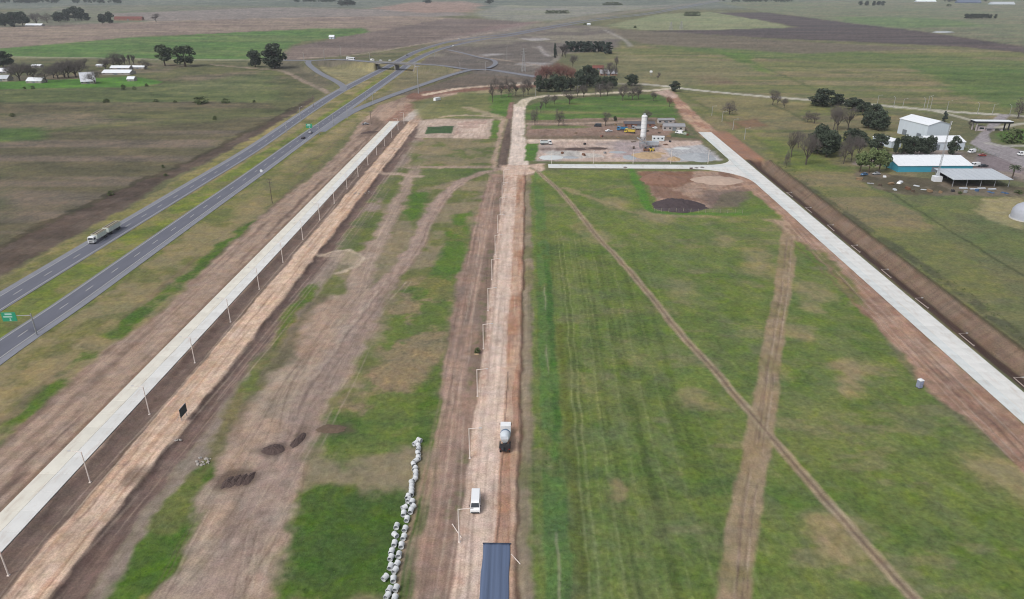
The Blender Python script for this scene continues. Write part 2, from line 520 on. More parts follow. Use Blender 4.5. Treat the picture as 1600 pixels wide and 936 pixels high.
# strips beside the left road
band(-98.0, -91.0, 60, 552, c(112, 96, 88), grass=.1, soft=.6, warp=.5, streak=.22, name='bare_earth')
band(-106.9, -105.5, 60, 552, c(134, 112, 98), grass=.05, soft=.4, warp=.3)
band(-91.6, -90.4, 60, 552, c(96, 80, 66), grass=.3, soft=.5, warp=.8, op=.7, patch=(PATCH, .4, .55))
band(-83, -76.5, 60, 640, c(110, 93, 86), grass=.1, soft=.8, warp=.8, streak=.25)
band(-84, -81.5, 60, 520, MUD, grass=.1, soft=.8, warp=.6, op=.8, patch=(fbm(X, Y, 5, 18, octv=3, seed=61), .38, .55))
band(-76.8, -71, 60, 480, c(140, 126, 116), grass=.1, soft=1.2, warp=1.0, streak=.15, op=.9)
band(-71.5, -62, 70, 220, c(104, 96, 78), grass=.5, soft=1.5, warp=1.5, op=.7)
band(-90.6, -82.4, 60, 560, TAN, grass=0, soft=.5, warp=.5, streak=.16, alt=(c(184, 154, 132), STREAK, .5, .62), name='haul_road')
paint([(-86.5, 540), (-84, 600), (-80, 660), (-70, 700)], c(168, 146, 130), 0, 1, 1, width=7, world=True, name='haul_road')
for xs in (-88.6, -86.9, -85.2, -84.0):
    band(xs - .25, xs + .25, 60, 560, c(148, 120, 102), soft=.25, warp=.35, op=.7, patch=(fbm(X, Y, 3, 60, octv=3, seed=int(-xs * 10)), .42, .55))
paint([(655, 152), (668, 146), (720, 141), (770, 137), (840, 133)], c(128, 96, 84), 0, 2, 1.5, width=26, op=.95)
paint([(665, 148), (720, 138), (770, 134), (850, 131)], c(198, 178, 158), 0, 1.5, 1, width=9, name='haul_road')
paint([(636, 188), (665, 163), (690, 152)], c(186, 176, 168), 0, 1.5, 1, width=7, op=.8)
# green and dirt of the centre-left field
paint([(205, 945), (275, 827), (325, 735), (380, 650), (425, 590), (462, 555), (485, 500), (515, 462), (612, 462), (585, 510), (555, 570), (520, 630), (495, 680), (478, 702), (462, 752), (450, 827), (432, 945)], DIRT, .05, 2, 1.6,
      streak=.1, alt=(c(158, 142, 126), PATCH, .45, .6), name='dirt_track')
paint([(330, 945), (400, 800), (455, 690), (510, 590), (560, 510), (610, 440)], c(150, 132, 122), .05, 1.5, 1, width=9, op=.8)
paint([(550, 475), (580, 394), (615, 329), (637, 284), (657, 254), (668, 240)], c(156, 138, 124), .05, 1.5, 1.3, width=7.5, name='dirt_track')
paint([(560, 500), (575, 468), (615, 429), (650, 384), (670, 341), (700, 299), (737, 276), (780, 263), (800, 262)], c(158, 138, 126), .05, 1.2, 1, width=6.5, name='dirt_track')
paint([(430, 720), (490, 600), (560, 500), (600, 450)], c(118, 102, 96), 0, .5, .6, width=.7, op=.7)
paint([(445, 720), (505, 600), (575, 500), (615, 448)], c(122, 106, 98), 0, .5, .6, width=.6, op=.6)
paint([(490, 590), (540, 520), (590, 455)], c(174, 158, 144), 0, .8, .8, width=1.2, op=.6)
paint([(190, 1000), (285, 860), (335, 735), (322, 715), (250, 800), (150, 936)], c(82, 106, 46), 1, 1, 1.5, alt=(c(110, 114, 66), PATCH, .5, .62))
paint([(300, 770), (360, 670), (440, 545), (500, 450), (470, 450), (400, 560), (340, 660)], c(116, 110, 74), .8, 1.5, 2, op=.9, alt=(c(96, 108, 56), PATCH, .5, .62))
paint([(425, 545), (470, 490), (505, 440), (480, 445), (435, 510)], c(86, 108, 50), 1, 1.5, 2, op=.8)
paint([(530, 390), (560, 330), (620, 262), (640, 262), (600, 340), (575, 385), (545, 400)], c(98, 108, 64), 1, 2, 2, op=.85, patch=(PATCH, .35, .5))
paint([(485, 400), (530, 390), (560, 395), (570, 408), (540, 425)], c(176, 158, 140), 0, 1, 2, op=.6, patch=(PATCH, .42, .5))
paint([(497, 398), (530, 391), (562, 396), (569, 408), (548, 420), (524, 428)], c(186, 170, 150), 0, .6, .8, width=1.6, op=.8)
paint([(455, 772), (520, 762), (600, 775), (662, 768), (670, 800), (657, 860), (643, 950), (432, 950)], c(78, 100, 48), 1, 2.2, 2.4, alt=(c(92, 104, 48), PATCH, .5, .65), name='grass_plot')
paint([(560, 780), (668, 775), (655, 870), (640, 950), (590, 950)], c(64, 90, 44), 1, 4, 2, op=.6)
paint([(610, 470), (650, 432), (702, 440), (705, 500), (697, 560), (692, 640), (682, 695), (640, 692), (560, 705), (530, 725), (497, 692), (535, 640), (580, 580), (600, 520)], c(100, 114, 62), 1, 3, 2.8,
      alt=(c(136, 122, 96), PATCH, .48, .6), name='grass_plot')
paint([(655, 600), (700, 560), (690, 690), (640, 690)], c(80, 106, 46), 1, 2, 2, op=.8, patch=(PATCH, .36, .5))
paint([(500, 670), (545, 640), (560, 660), (520, 700)], c(82, 104, 52), 1, 1.5, 2, op=.8)
paint([(668, 425), (690, 380), (712, 335), (737, 328), (733, 380), (718, 440), (700, 470), (640, 470)], c(86, 112, 52), 1, 2, 2, op=.95, alt=(c(112, 114, 70), PATCH, .52, .64))
paint([(630, 330), (645, 300), (672, 300), (668, 330), (645, 345)], c(88, 112, 54), 1, 2, 2)
paint([(660, 262), (740, 260), (770, 264), (700, 285), (660, 290), (645, 300)], c(96, 110, 64), 1, 2, 2, op=.8)
paint([(470, 730), (520, 715), (520, 760), (470, 765)], c(88, 108, 54), 1, 1.5, 2, op=.7, patch=(PATCH, .4, .52))
paint([(640, 160), (760, 140), (780, 165), (770, 186), (660, 186)], c(112, 116, 76), .9, 4, 4, op=.9, alt=(c(148, 138, 108), PATCHL, .46, .6))
paint([(765, 150), (800, 146), (800, 182), (770, 182)], c(88, 114, 58), 1, 2, 2)
paint([(655, 189), (672, 186), (772, 186), (764, 217), (650, 215)], c(176, 158, 144), 0, 1.2, .8, streak=.06, name='gravel_pad')
paint([(668, 198), (709, 197), (706, 208.5), (664, 209)], c(70, 92, 62), .9, .4, .2, name='turf_court')
paint([(716, 190), (762, 188), (757, 215), (708, 215)], c(196, 176, 162), 0, .6, .6, alt=(c(172, 148, 136), PATCH, .45, .6))
paint([(770, 188), (782, 188), (776, 216), (766, 216)], c(92, 116, 60), 1, 1, 1)
paint([(640, 222), (760, 218), (770, 258), (660, 262), (630, 270)], c(128, 120, 94), .7, 4, 4, op=.8, alt=(c(102, 110, 68), PATCH, .48, .6))
paint([(690, 183), (720, 180), (770, 182)], c(168, 152, 130), .1, 1, 1, width=5, op=.9)
paint([(730, 168), (770, 180), (790, 188)], c(160, 146, 122), .1, 2, 2, width=8, op=.8)
paint([(640, 262), (700, 261), (790, 261)], c(160, 140, 126), 0, 1, 1, width=5, op=.9)
paint([(585, 268), (620, 272), (655, 276)], c(172, 152, 136), 0, 1, 1, width=5, op=.9)

# ---- the centre corridor
paint([(640, 945), (660, 850), (672, 790), (682, 702), (693, 600), (705, 500), (716, 440), (738, 370), (755, 300), (768, 272), (800, 272), (790, 400), (770, 520), (750, 640), (735, 760), (715, 945)], c(148, 125, 112), .1, 1.2, 1,
      streak=.14, name='bare_earth', alt=(c(134, 116, 106), PATCH, .5, .65))
for xs, w in ((-20.6, .7), (-19.0, .6), (-17.5, .5), (-22.4, .5)):
    band(xs - w, xs + w, 60, 380, c(168, 142, 126), soft=.4, warp=.2, op=.65, patch=(fbm(X, Y, 4, 70, octv=3, seed=int(-xs * 7)), .36, .55))
band(-16, -12.2, 60, 390, c(126, 108, 96), grass=.25, soft=.7, warp=1.2, op=.75, patch=(PATCH, .4, .55), alt=(c(98, 98, 70), FINE, .5, .7))
band(-12.6, -4.8, 60, 412, c(204, 180, 164), soft=.4, warp=.4, streak=.08, name='dirt_road', alt=(c(176, 148, 132), FINE, .5, .75))
band(-10.8, -6.6, 60, 330, c(206, 186, 172), soft=1, warp=.7, op=.7)
band(-5.6, -1.2, 60, 405, c(164, 130, 110), soft=.35, warp=.3, streak=.2, name='dirt_road', alt=(c(180, 152, 132), fbm(X, Y, 2, 26, octv=3, seed=71), .46, .6))
band(-5.2, -4.9, 80, 170, c(98, 80, 72), soft=.15, warp=.25, op=.8, patch=(fbm(X, Y, 3, 20, octv=2, seed=72), .4, .55))
band(-1.5, -.5, 60, 400, c(104, 84, 72), soft=.3, warp=.25, op=.9)
band(-.8, 4.4, 60, 398, c(136, 124, 106), grass=.4, soft=.5, warp=.6, alt=(c(116, 112, 84), PATCH, .48, .62), name='road_verge')
# beyond the cross road
paint([(793, 262), (798, 225), (800, 190), (803, 163), (822, 160), (820, 190), (822, 225), (826, 262)], c(208, 192, 180), 0, .8, .25, name='dirt_road', streak=.04)
paint([(813, 166), (824, 155), (850, 150.5), (900, 148), (960, 145), (1010, 142), (1045, 138.5)], c(196, 184, 164), .05, 1.2, .5, width=9, name='dirt_road')
paint([(776, 262), (784, 222), (794, 186), (799, 186), (798, 225), (791, 262)], c(104, 90, 82), .05, .8, .3, streak=.25, name='bare_earth')
paint([(790, 186), (796, 160), (803, 160), (800, 186)], c(140, 112, 102), 0, 1, .6)
paint([(786, 186), (778, 222), (770, 260)], c(172, 150, 134), 0, 1, 1, width=3, op=.8)
paint([(780, 258), (850, 256), (852, 266), (826, 272), (790, 274)], c(196, 172, 156), 0, 1.2, 1, op=.95, name='dirt_road')

# ---- the big field
FG = [(832, 1050), (833, 700), (832, 400), (829, 275), (850, 266), (1140, 266), (1240, 345), (1300, 400), (1400, 560), (1500, 660), (1640, 760), (1900, 1050)]
paint(FG, c(106, 119, 67), 1, .8, .8, alt=(c(99, 115, 61), PATCH, .44, .62), name='grass_field')
paint(FG, c(128, 122, 92), .7, 1, 1, op=.6, patch=(fbm(X, Y, 16, 7, octv=5, seed=81), .58, .72))
paint([(840, 1050), (840, 500), (850, 350), (960, 420), (1000, 700), (1100, 1050)], c(112, 120, 76), 1, 3, 3, op=.45, patch=(fbm(X, Y, .9, 240, octv=3, seed=82), .48, .6))
paint([(840, 1050), (840, 500), (850, 350), (990, 420), (1060, 700), (1150, 1050)], c(80, 92, 50), 1, 3, 3, op=.5, patch=(fbm(X, Y, 1.4, 200, octv=3, seed=83), .5, .62))
for dx, w, k, tn in ((11.6, .5, .8, 1), (13.3, .5, .8, 1), (15.6, .4, .45, 1), (18.0, .5, .6, 1), (20.4, .9, .5, 0), (23.5, .4, .5, 1), (27, 1.2, .45, 0), (29.5, .5, .5, 1), (34, .5, .4, 1), (38, 1.4, .4, 0), (42, .5, .4, 1)):
    paint([(dx, 84), (dx + .3, 140), (dx + .8 + dx * .06, 220), (dx + dx * .1, 290)], c(130, 138, 90) if tn else c(78, 92, 50), 1, .3, .3, width=w, op=k, world=True)
paint([(1168, 640), (1186, 636), (1204, 660), (1188, 672), (1172, 660)], c(166, 148, 126), .1, 1.2, 1, op=.8)
for q, r, k in (((1585, 745), 9, .7), ((1300, 838), 6, .9), ((1333, 577), 5, .8), ((1330, 605), 4.5, .7), ((1250, 522), 4, .7), ((968, 768), 2.2, .6), ((1190, 420), 9, .6), ((1130, 375), 6, .6), ((1265, 480), 4, .6),
                ((1270, 455), 8, .7), ((1180, 395), 8, .5), ((910, 355), 6, .5), ((935, 370), 7, .5), ((1220, 585), 4, .4), ((1090, 620), 4, .5), ((1065, 450), 7, .4), ((960, 318), 9, .6), ((1020, 336), 10, .7)):
    x, y = at(*q)
    paint([(x + r * math.cos(a) * .8, y + r * math.sin(a) * 1.2) for a in np.linspace(0, 6.28, 12)[:-1]], c(156, 138, 108), .25, r * .5, 1.8, op=k, world=True)
paint(FG, c(116, 118, 90), .8, 1, 1, op=.3, patch=(fbm(X + Y * .35, Y, 5, 14, octv=4, seed=88), .5, .66))
paint(FG, c(80, 98, 52), 1, 1, 1, op=.3, patch=(fbm(X + Y * .35, Y, 4, 9, octv=4, seed=89), .52, .68))
band(3.8, 8.6, 60, 395, c(90, 116, 66), grass=1, soft=.5, warp=.5, op=.9, patch=(fbm(X, Y, 8, 12, octv=3, seed=85), .33, .45), name='grass_field')
band(6.9, 8.9, 60, 260, c(68, 100, 50), grass=1, soft=.6, warp=.3, op=.75, patch=(fbm(X, Y, 6, 30, octv=3, seed=86), .36, .48))
band(6.0, 6.5, 60, 230, c(140, 140, 112), grass=.4, soft=.3, warp=.3, op=.7, patch=(fbm(X, Y, 3, 20, octv=3, seed=87), .42, .55))
band(9.4, 11.4, 60, 200, c(92, 98, 48), grass=1, soft=1, warp=.5, op=.6)
paint([(882, 294), (935, 313), (970, 324), (1000, 333), (1042, 337), (1087, 337), (1150, 341), (1215, 345)], c(150, 136, 106), .3, 1.2, 1.5, width=4, op=.7, patch=(PATCH, .3, .5))
paint([(1146, 960), (1153, 880), (1166, 780), (1182, 700), (1203, 570), (1220, 468), (1232, 374), (1237, 345)], c(148, 131, 106), .25, .6, .6, width=6, alt=(c(132, 122, 92), PATCH, .48, .62), name='dirt_track', streak=.08)
paint([(1205, 345), (1245, 340), (1262, 365), (1300, 398), (1240, 372)], c(164, 140, 120), .1, 2, 2, op=.9)
PATH = [(828, 262), (840, 268), (855, 281), (875, 299), (905, 334), (930, 366), (975, 414), (1017, 464), (1065, 523), (1107, 568), (1175, 648), (1225, 707), (1275, 764), (1335, 832), (1387, 889), (1440, 950)]
paint(PATH, c(152, 138, 114), .15, .5, .25, width=2.7, name='dirt_track')
paint(PATH, c(118, 102, 88), .2, .3, .15, width=.8, op=.9)
# heap yard
paint([(985, 264), (1003, 300), (1022, 331), (1100, 334), (1165, 334)], c(84, 122, 56), 1, .8, .6, width=4, op=.9)
paint([(998, 267), (1140, 267), (1166, 288), (1172, 298), (1125, 302), (1110, 325), (1035, 327), (1018, 306)], c(132, 106, 92), .05, 1, 1.2, name='heap_yard', alt=(c(160, 136, 120), PATCH, .46, .58))
paint([(1000, 268), (1080, 267), (1085, 285), (1050, 293), (1010, 292)], c(126, 94, 78), 0, 1.5, 2, op=.85, patch=(PATCH, .38, .52))
paint([(1095, 300), (1150, 296), (1172, 302), (1150, 325), (1100, 326)], c(112, 98, 92), .1, 2, 2, op=.8)
paint([(1150, 326), (1200, 320), (1210, 335), (1160, 334)], c(92, 114, 62), 1, 2, 2, op=.8)
# right verge
paint([(1140, 264), (1185, 282), (1205, 300), (1700, 752), (1760, 900), (1700, 860), (1570, 704), (1500, 645), (1450, 608), (1412, 556), (1335, 474), (1290, 415), (1235, 352), (1190, 312), (1160, 290)], c(164, 135, 117), .05, 1, 1,
      alt=(c(146, 118, 102), PATCH, .46, .6), streak=.08, name='bare_earth')
paint([(1335, 474), (1290, 412), (1255, 375), (1300, 400), (1360, 480)], c(98, 110, 62), .9, 1.5, 1.5, op=.8, patch=(PATCH, .36, .5))
for x0, k in ((112.5, .6), (115, .5), (109, .4)):
    band(x0, x0 + .9, 60, 300, c(118, 94, 84), soft=.4, warp=.8, op=k, patch=(fbm(X, Y, 5, 40, octv=3, seed=int(x0)), .4, .52))

# ---- beyond: lawn, batching yard, right pastures
paint([(822, 220), (822, 166), (850, 158), (950, 150), (1025, 147), (1050, 160), (1062, 186), (950, 190), (830, 192)], c(88, 112, 60), 1, 2, 2, alt=(c(116, 118, 80), STREAKX, .5, .64), name='lawn')
paint([(824, 188), (950, 184), (1050, 184), (1072, 200), (1096, 222), (822, 224)], c(142, 120, 108), .1, 1.5, 1.5, alt=(c(122, 108, 92), STREAKX, .46, .6), name='plant_yard')
paint([(830, 196), (900, 196), (930, 198), (900, 200), (830, 202)], c(98, 112, 70), .9, 1.5, 1.5, op=.9)
paint([(824, 194), (940, 192), (1000, 188)], c(164, 144, 130), 0, 1, 1, width=8, op=.8)
paint([(1050, 196), (1075, 205), (1088, 216), (1050, 214)], c(78, 98, 58), .9, 2, 2, op=.8)
paint([(822, 219), (1000, 219), (1092, 220), (1126, 250), (1050, 253), (832, 252)], c(186, 166, 154), .0, 1.2, 1.2, alt=(c(168, 154, 148), PATCH, .46, .6), name='plant_yard')
paint([(822, 218), (900, 217), (970, 219), (960, 221), (822, 222)], c(206, 186, 170), 0, 1, 1, op=.9)
paint([(840, 231), (930, 230), (960, 233), (900, 236), (835, 234)], c(122, 106, 98), 0, 1.5, 2, op=.8, patch=(STREAKX, .38, .52))
paint([(960, 222), (1000, 222), (1030, 230), (1000, 246), (960, 246)], c(158, 146, 148), 0, 2, 2, op=.7)
paint([(1035, 232), (1100, 226), (1124, 250), (1060, 252)], c(172, 176, 180), 0, 2, 1.5, op=.8)
paint([(850, 236), (900, 236), (960, 246), (860, 248)], c(186, 188, 184), 0, 2, 2, op=.6)
paint([(822, 224), (842, 224), (836, 251), (820, 251)], c(84, 116, 56), 1, .8, .8, name='lawn')
paint([(832, 252.3), (1120, 253), (1138, 246), (1095, 218), (1100, 217), (1150, 250), (1130, 256), (832, 254.5)], c(108, 112, 78), .9, .8, .6)
paint([(1046, 150), (1064, 180), (1100, 216), (1140, 222), (1110, 196), (1075, 165), (1052, 143)], c(160, 126, 108), 0, 1.5, 1.2, name='dirt_track', alt=(c(178, 150, 128), PATCH, .46, .6))
paint([(1020, 144), (1046, 140), (1060, 152), (1048, 154)], c(188, 164, 152), 0, 2, 1, op=.9)
paint([(1055, 143), (1240, 158), (1360, 170), (1480, 200), (1420, 260), (1600, 470), (1900, 760), (1640, 580), (1250, 284), (1165, 222), (1100, 190)], c(114, 116, 76), .9, 2, 2,
      alt=(c(126, 118, 90), STREAKX, .45, .6), name='pasture')
paint([(1080, 150), (1260, 162), (1240, 190), (1110, 175)], c(130, 122, 90), .7, 5, 4, op=.8)
paint([(1130, 190), (1180, 185), (1200, 196), (1150, 202)], c(126, 98, 80), .1, 3, 3, op=.8)
paint([(1060, 145), (1150, 195), (1200, 230), (1240, 268)], c(92, 100, 62), .9, 2, 2, width=5, op=.6)
paint([(1180, 212), (1300, 250), (1330, 270), (1240, 265)], c(100, 116, 60), 1, 4, 4, op=.7)
paint([(1345, 285), (1600, 300), (2000, 340), (2000, 900), (1600, 470), (1420, 325)], c(100, 110, 72), 1, 2, 2, alt=(c(112, 112, 80), PATCHL, .45, .6), name='pasture')
paint([(1355, 275), (1410, 313), (1500, 370), (1600, 432), (1800, 560)], c(70, 78, 54), .8, .5, .6, width=1.3, op=.8)
paint([(1252, 284), (1330, 340), (1460, 428), (1600, 530), (1800, 680)], c(80, 82, 66), .7, 1, .8, width=5, op=.75, patch=(PATCH, .32, .5))
paint([(1540, 310), (1600, 305), (1600, 360), (1560, 350), (1530, 330)], c(156, 146, 112), .3, 2, 2, op=.8)
paint([(1205, 163), (1240, 178), (1262, 192)], c(84, 88, 62), .8, 1, 1, width=4, op=.7)
paint([(1200, 208), (1262, 205), (1300, 205)], c(84, 86, 64), .8, 1, 1, width=4, op=.6)
paint([(1330, 258), (1480, 262), (1600, 285), (1700, 300), (1700, 250), (1480, 232), (1340, 240)], c(146, 134, 126), .05, 2, 2, alt=(c(118, 110, 98), PATCH, .46, .6), name='works_yard')
paint([(1340, 276), (1420, 280), (1600, 300), (1600, 312), (1420, 300)], c(96, 92, 76), .3, 2, 2, op=.8, patch=(PATCH, .36, .52))
paint([(1335, 266), (1480, 282), (1600, 292), (1750, 300), (1750, 316), (1600, 306), (1420, 306), (1378, 297), (1340, 281)], c(114, 104, 92), .2, 1.5, 1.5, op=.9, alt=(c(88, 82, 68), PATCH, .45, .6))
paint([(1520, 262), (1600, 272), (1600, 250), (1530, 240)], c(128, 118, 122), 0, 2, 1, op=.9)
paint([(1480, 232), (1520, 222), (1560, 210), (1600, 225), (1800, 260), (1800, 280), (1600, 245), (1540, 240)], c(104, 110, 78), .8, 2, 2, op=.7)
paint([(1560, 205), (1620, 200), (1640, 225), (1560, 222)], c(88, 118, 56), 1, 2, 2, op=.9)
paint([(1000, 131), (1050, 136), (1080, 140), (1200, 151), (1350, 162.5), (1480, 174), (1600, 182), (1900, 205)], c(176, 172, 160), .0, 1.5, .4, width=10.5, name='country_road')
paint([(800, 130), (900, 130), (1000, 131)], c(168, 160, 148), .0, 1.5, .4, width=10, op=.8)
paint([(1400, 168), (1450, 172), (1500, 183), (1525, 190)], c(170, 166, 150), .0, 1.5, .4, width=6)
paint([(1560, 179), (1580, 179), (1562, 195), (1545, 210), (1548, 222), (1600, 236), (1800, 270), (1800, 292), (1600, 262), (1545, 240), (1515, 224), (1535, 205), (1548, 190)], c(150, 144, 146), 0, .8, .3, name='estate_road')
paint([(1560, 200), (1590, 194), (1640, 190)], c(168, 164, 150), .0, 1, .4, width=6)
paint([(1545, 224), (1570, 228), (1620, 228), (1700, 240)], c(166, 164, 156), .0, 1, .4, width=6, op=.9)

# junction: tracks and worn strips between the ramps
for q, w, cl, k in (([(470, 91), (560, 85), (640, 72), (700, 62.5), (800, 46)], 9, c(158, 142, 130), .8), ([(500, 95.5), (570, 88), (650, 75)], 7, c(120, 104, 96), .7), ([(700, 80), (745, 88), (800, 96), (860, 105)], 9, c(150, 136, 122), .8),
                    ([(775, 98), (800, 101), (850, 106)], 6, c(146, 134, 122), .7), ([(640, 112), (690, 116), (730, 111)], 6, c(140, 128, 106), .6), ([(690, 72), (760, 62), (850, 50)], 12, c(126, 112, 104), .6), ([(830, 72), (870, 88), (850, 104)], 7, c(150, 142, 134), .6),
                    ([(720, 96), (760, 90), (820, 84)], 8, c(88, 84, 82), .6), ([(770, 76), (830, 66), (880, 62)], 10, c(90, 84, 84), .6), ([(745, 68), (800, 64), (850, 56)], 8, c(140, 130, 124), .5), ([(590, 155), (650, 139), (700, 124), (735, 114)], 6, c(92, 96, 66), .6)):
    paint(q, cl, .15, 2.5, 1.5, width=w, op=k)
# wheel ruts: pairs of narrow lines, pressed dark or dried pale
RR = np.random.default_rng(77)
RUTN = [fbm(X, Y, 3, 26, octv=2, seed=500 + i) for i in range(3)]
def ruts(pl, spread, n, w=.32, k=.6):
    for i in range(n):
        o = RR.uniform(-spread, spread); dark = RR.uniform() < .55
        base = np.array([at(*p) for p in pl]); base[:, 0] += o + RR.normal(size=len(pl)) * spread * .12
        cl = c(108, 90, 82) if dark else c(182, 164, 148)
        for s in (0, 1.9):
            P = [tuple(q) for q in base + np.array([s, 0])]
            paint(P, cl, 0, .22, .12, width=w * RR.uniform(.8, 1.6), op=k * RR.uniform(.5, 1), world=True, patch=(RUTN[(i * 2 + int(s)) % 3], .34, .52))
ruts([(300, 960), (370, 800), (430, 690), (490, 590), (550, 500), (600, 440)], 9, 7, .3, .45)
ruts([(250, 960), (390, 820), (440, 700), (470, 590), (560, 480), (590, 440)], 6, 4, .3, .4)
ruts([(560, 490), (585, 400), (617, 330), (640, 284), (658, 255)], 3, 3, .3, .4)
ruts([(575, 480), (615, 429), (650, 384), (670, 341), (700, 299), (737, 276), (780, 263)], 2.4, 3, .3, .4)
ruts([(667, 960), (690, 800), (705, 690), (722, 560), (740, 440), (758, 330), (770, 280)], 5, 6, .3, .5)
ruts([(735, 960), (748, 780), (760, 640), (772, 500), (785, 360), (797, 280)], 2.6, 4, .25, .3)
ruts([(30, 960), (150, 830), (300, 660), (430, 505), (560, 350), (640, 230)], 3, 5, .3, .4)
ruts([(-60, 960), (100, 770), (250, 610), (400, 440), (520, 300), (580, 215)], 6, 9)
ruts([(1600, 720), (1500, 620), (1400, 520), (1300, 415), (1230, 340)], 3, 7)
ruts([(1150, 960), (1168, 780), (1184, 700), (1204, 570), (1221, 468), (1233, 374)], 1.6, 3)
# stains of tipped soil on the dirt track
for q, rx, ry, k in (((427, 702), 3.6, 2.6, .8), ((370, 750), 5, 3.6, .75), ((468, 682), 1.8, 4.6, .7), ((520, 670), 5, 2.0, .7), ((212, 745), 2.0, 4, .7)):
    x, y = at(*q)
    paint([(x + rx * math.cos(a), y + ry * math.sin(a)) for a in np.linspace(0, 6.28, 16)[:-1]], c(96, 82, 74), .1, 1.3, 1.0, op=k, world=True)
# mottling of sward and soil
mot = fbm(X, Y, 26, 11, octv=6, seed=95, gain=.7) - .5
mot2 = fbm(X, Y, 9, 9, octv=5, seed=96, gain=.7) - .5
mot3 = fbm(X, Y, 110, 26, octv=5, seed=97, gain=.65) - .5
CLR *= np.clip(1 + mot * (.2 + .4 * sstep(200, 600, Y)) * (.35 + .65 * GRS) + mot2 * (.34 - .2 * GRS * (1 - sstep(330, 420, Y))) + mot3 * .6 * sstep(250, 700, Y) + (FINE - .5) * (.4 - .22 * GRS) + mot * .5 * (X < -150) + (fbm(X, Y, 1.1, 1.1, octv=2, seed=98) - .5) * .35, .4, 1.8)[:, None]
yel = np.clip(mot * 1.2 + mot2 * .6, -.3, .3) * GRS
CLR[:, 0] *= 1 + yel * .45; CLR[:, 1] *= 1 + yel * .12
# ---- relief
def ditch(x0, xb0, xb1, x1, depth, y0, y1, taper=10.0):
    w = sstep(y0 - taper, y0 + taper, Y) * (1 - sstep(y1 - taper, y1, Y))
    wob = N_near[0] * .45
    x = X + wob
    p = np.interp(x, [x0, xb0, xb1, x1], [0, 1, 1, 0], left=0, right=0)
    return -depth * p * w

DRT = 1 - GRS
HGT += (PATCH - .5) * .25 * np.clip(GRS, 0, 1) + (FINE - .5) * .10 + DRT * (STREAK - .5) * .18
HGT += ditch(132.8, 136.0, 140.2, 145.2, 4.3, 60, 430)
HGT += ditch(-97.4, -95.6, -94.6, -91.2, .55, 40, 560)
HGT += ditch(-82.3, -80.8, -79.5, -77, .55, 40, 520)
HGT += ditch(-1.9, -1.3, -.8, .2, .45, 60, 398)
HGT += .22 * sstep(-91.2, -90.2, X) * (1 - sstep(-82.6, -82.2, X)) * (Y < 560)
# soil colour inside the trench: raw brown cut, dark mud at the shoulder, shade painted into the bottom
tr = (Y < 428) & (X > 129.9) & (X < 146)
k = tr.astype(np.float32)
xx = X + N_near[0] * .45
wall = sstep(139.4, 140.6, xx) * (1 - sstep(144.6, 145.3, xx)) * k
CLR[:] = CLR * (1 - wall[:, None]) + np.array(c(122, 104, 90)) * (0.72 + .6 * fbm(X, Y, 9, 1.6, octv=4, seed=91))[:, None] * wall[:, None]
bot = sstep(130.4, 131.4, xx) * (1 - sstep(139.4, 140.6, xx)) * k
CLR[:] = CLR * (1 - bot[:, None]) + np.array(c(76, 61, 56)) * (0.8 + .5 * PATCH)[:, None] * bot[:, None]
lip = sstep(144.4, 145.0, xx) * (1 - sstep(145.4, 146.2, xx)) * k
CLR[:] = CLR * (1 - .8 * lip[:, None]) + np.array(c(66, 60, 48)) * .8 * lip[:, None]
GRS *= 1 - np.clip(wall + bot, 0, 1)
CNAMES.append('drainage_trench'); CLS[(wall + bot) > .5] = len(CNAMES) - 1
red = (X > 124) & (X < 150) & (Y > 424) & (Y < 520)
rk = (sstep(128, 131, X) * (1 - sstep(141, 144, X)) * sstep(424, 430, Y) * (1 - sstep(500, 530, Y)))
CLR[:] = CLR * (1 - rk[:, None]) + np.array(c(150, 116, 98)) * (0.8 + .4 * PATCH)[:, None] * rk[:, None]

# embankments of the flyover
OVER = [(at(430, 94) + (0.3,)), (at(482, 94.5, 4.0) + (4.0,)), (at(530, 93, 6.5) + (6.5,)), (at(588, 97, 8.0) + (8.0,)), (at(650, 99.8, 8.0) + (8.0,)), (at(690, 102.5, 6.0) + (6.0,)),
        (at(735, 108.5, 2.5) + (2.5,)), (at(765, 109, 1.0) + (1.0,)), (at(800, 114, .4) + (.4,)), (at(838, 120, .3) + (.3,))]
RAMP1 = [(at(482, 95, 4.0) + (4.0,)), (at(483, 101, 3.6) + (3.6,)), (at(500, 114, 2.0) + (2.0,)), (at(527, 128, .6) + (.6,)), (at(537, 137, .2) + (.2,)), (at(528, 145, 0) + (0,)), (at(508, 158, -.02) + (-.02,))]
RAMP2 = [(at(735, 109, 2.5) + (2.5,)), (at(705, 117, 1.5) + (1.5,)), (at(655, 134, .4) + (.4,)), (at(610, 150, .3) + (.3,)), (at(560, 170, .15) + (.15,)), (at(532, 185, 0.) + (0.,)), (at(500, 206, -.02) + (-.02,))]
OVERS, RAMP1S, RAMP2S = [smooth_line(q, 8) for q in (OVER, RAMP1, RAMP2)]
BR0, BR1 = at(588, 97, 8.0), at(650, 99.8, 8.0)
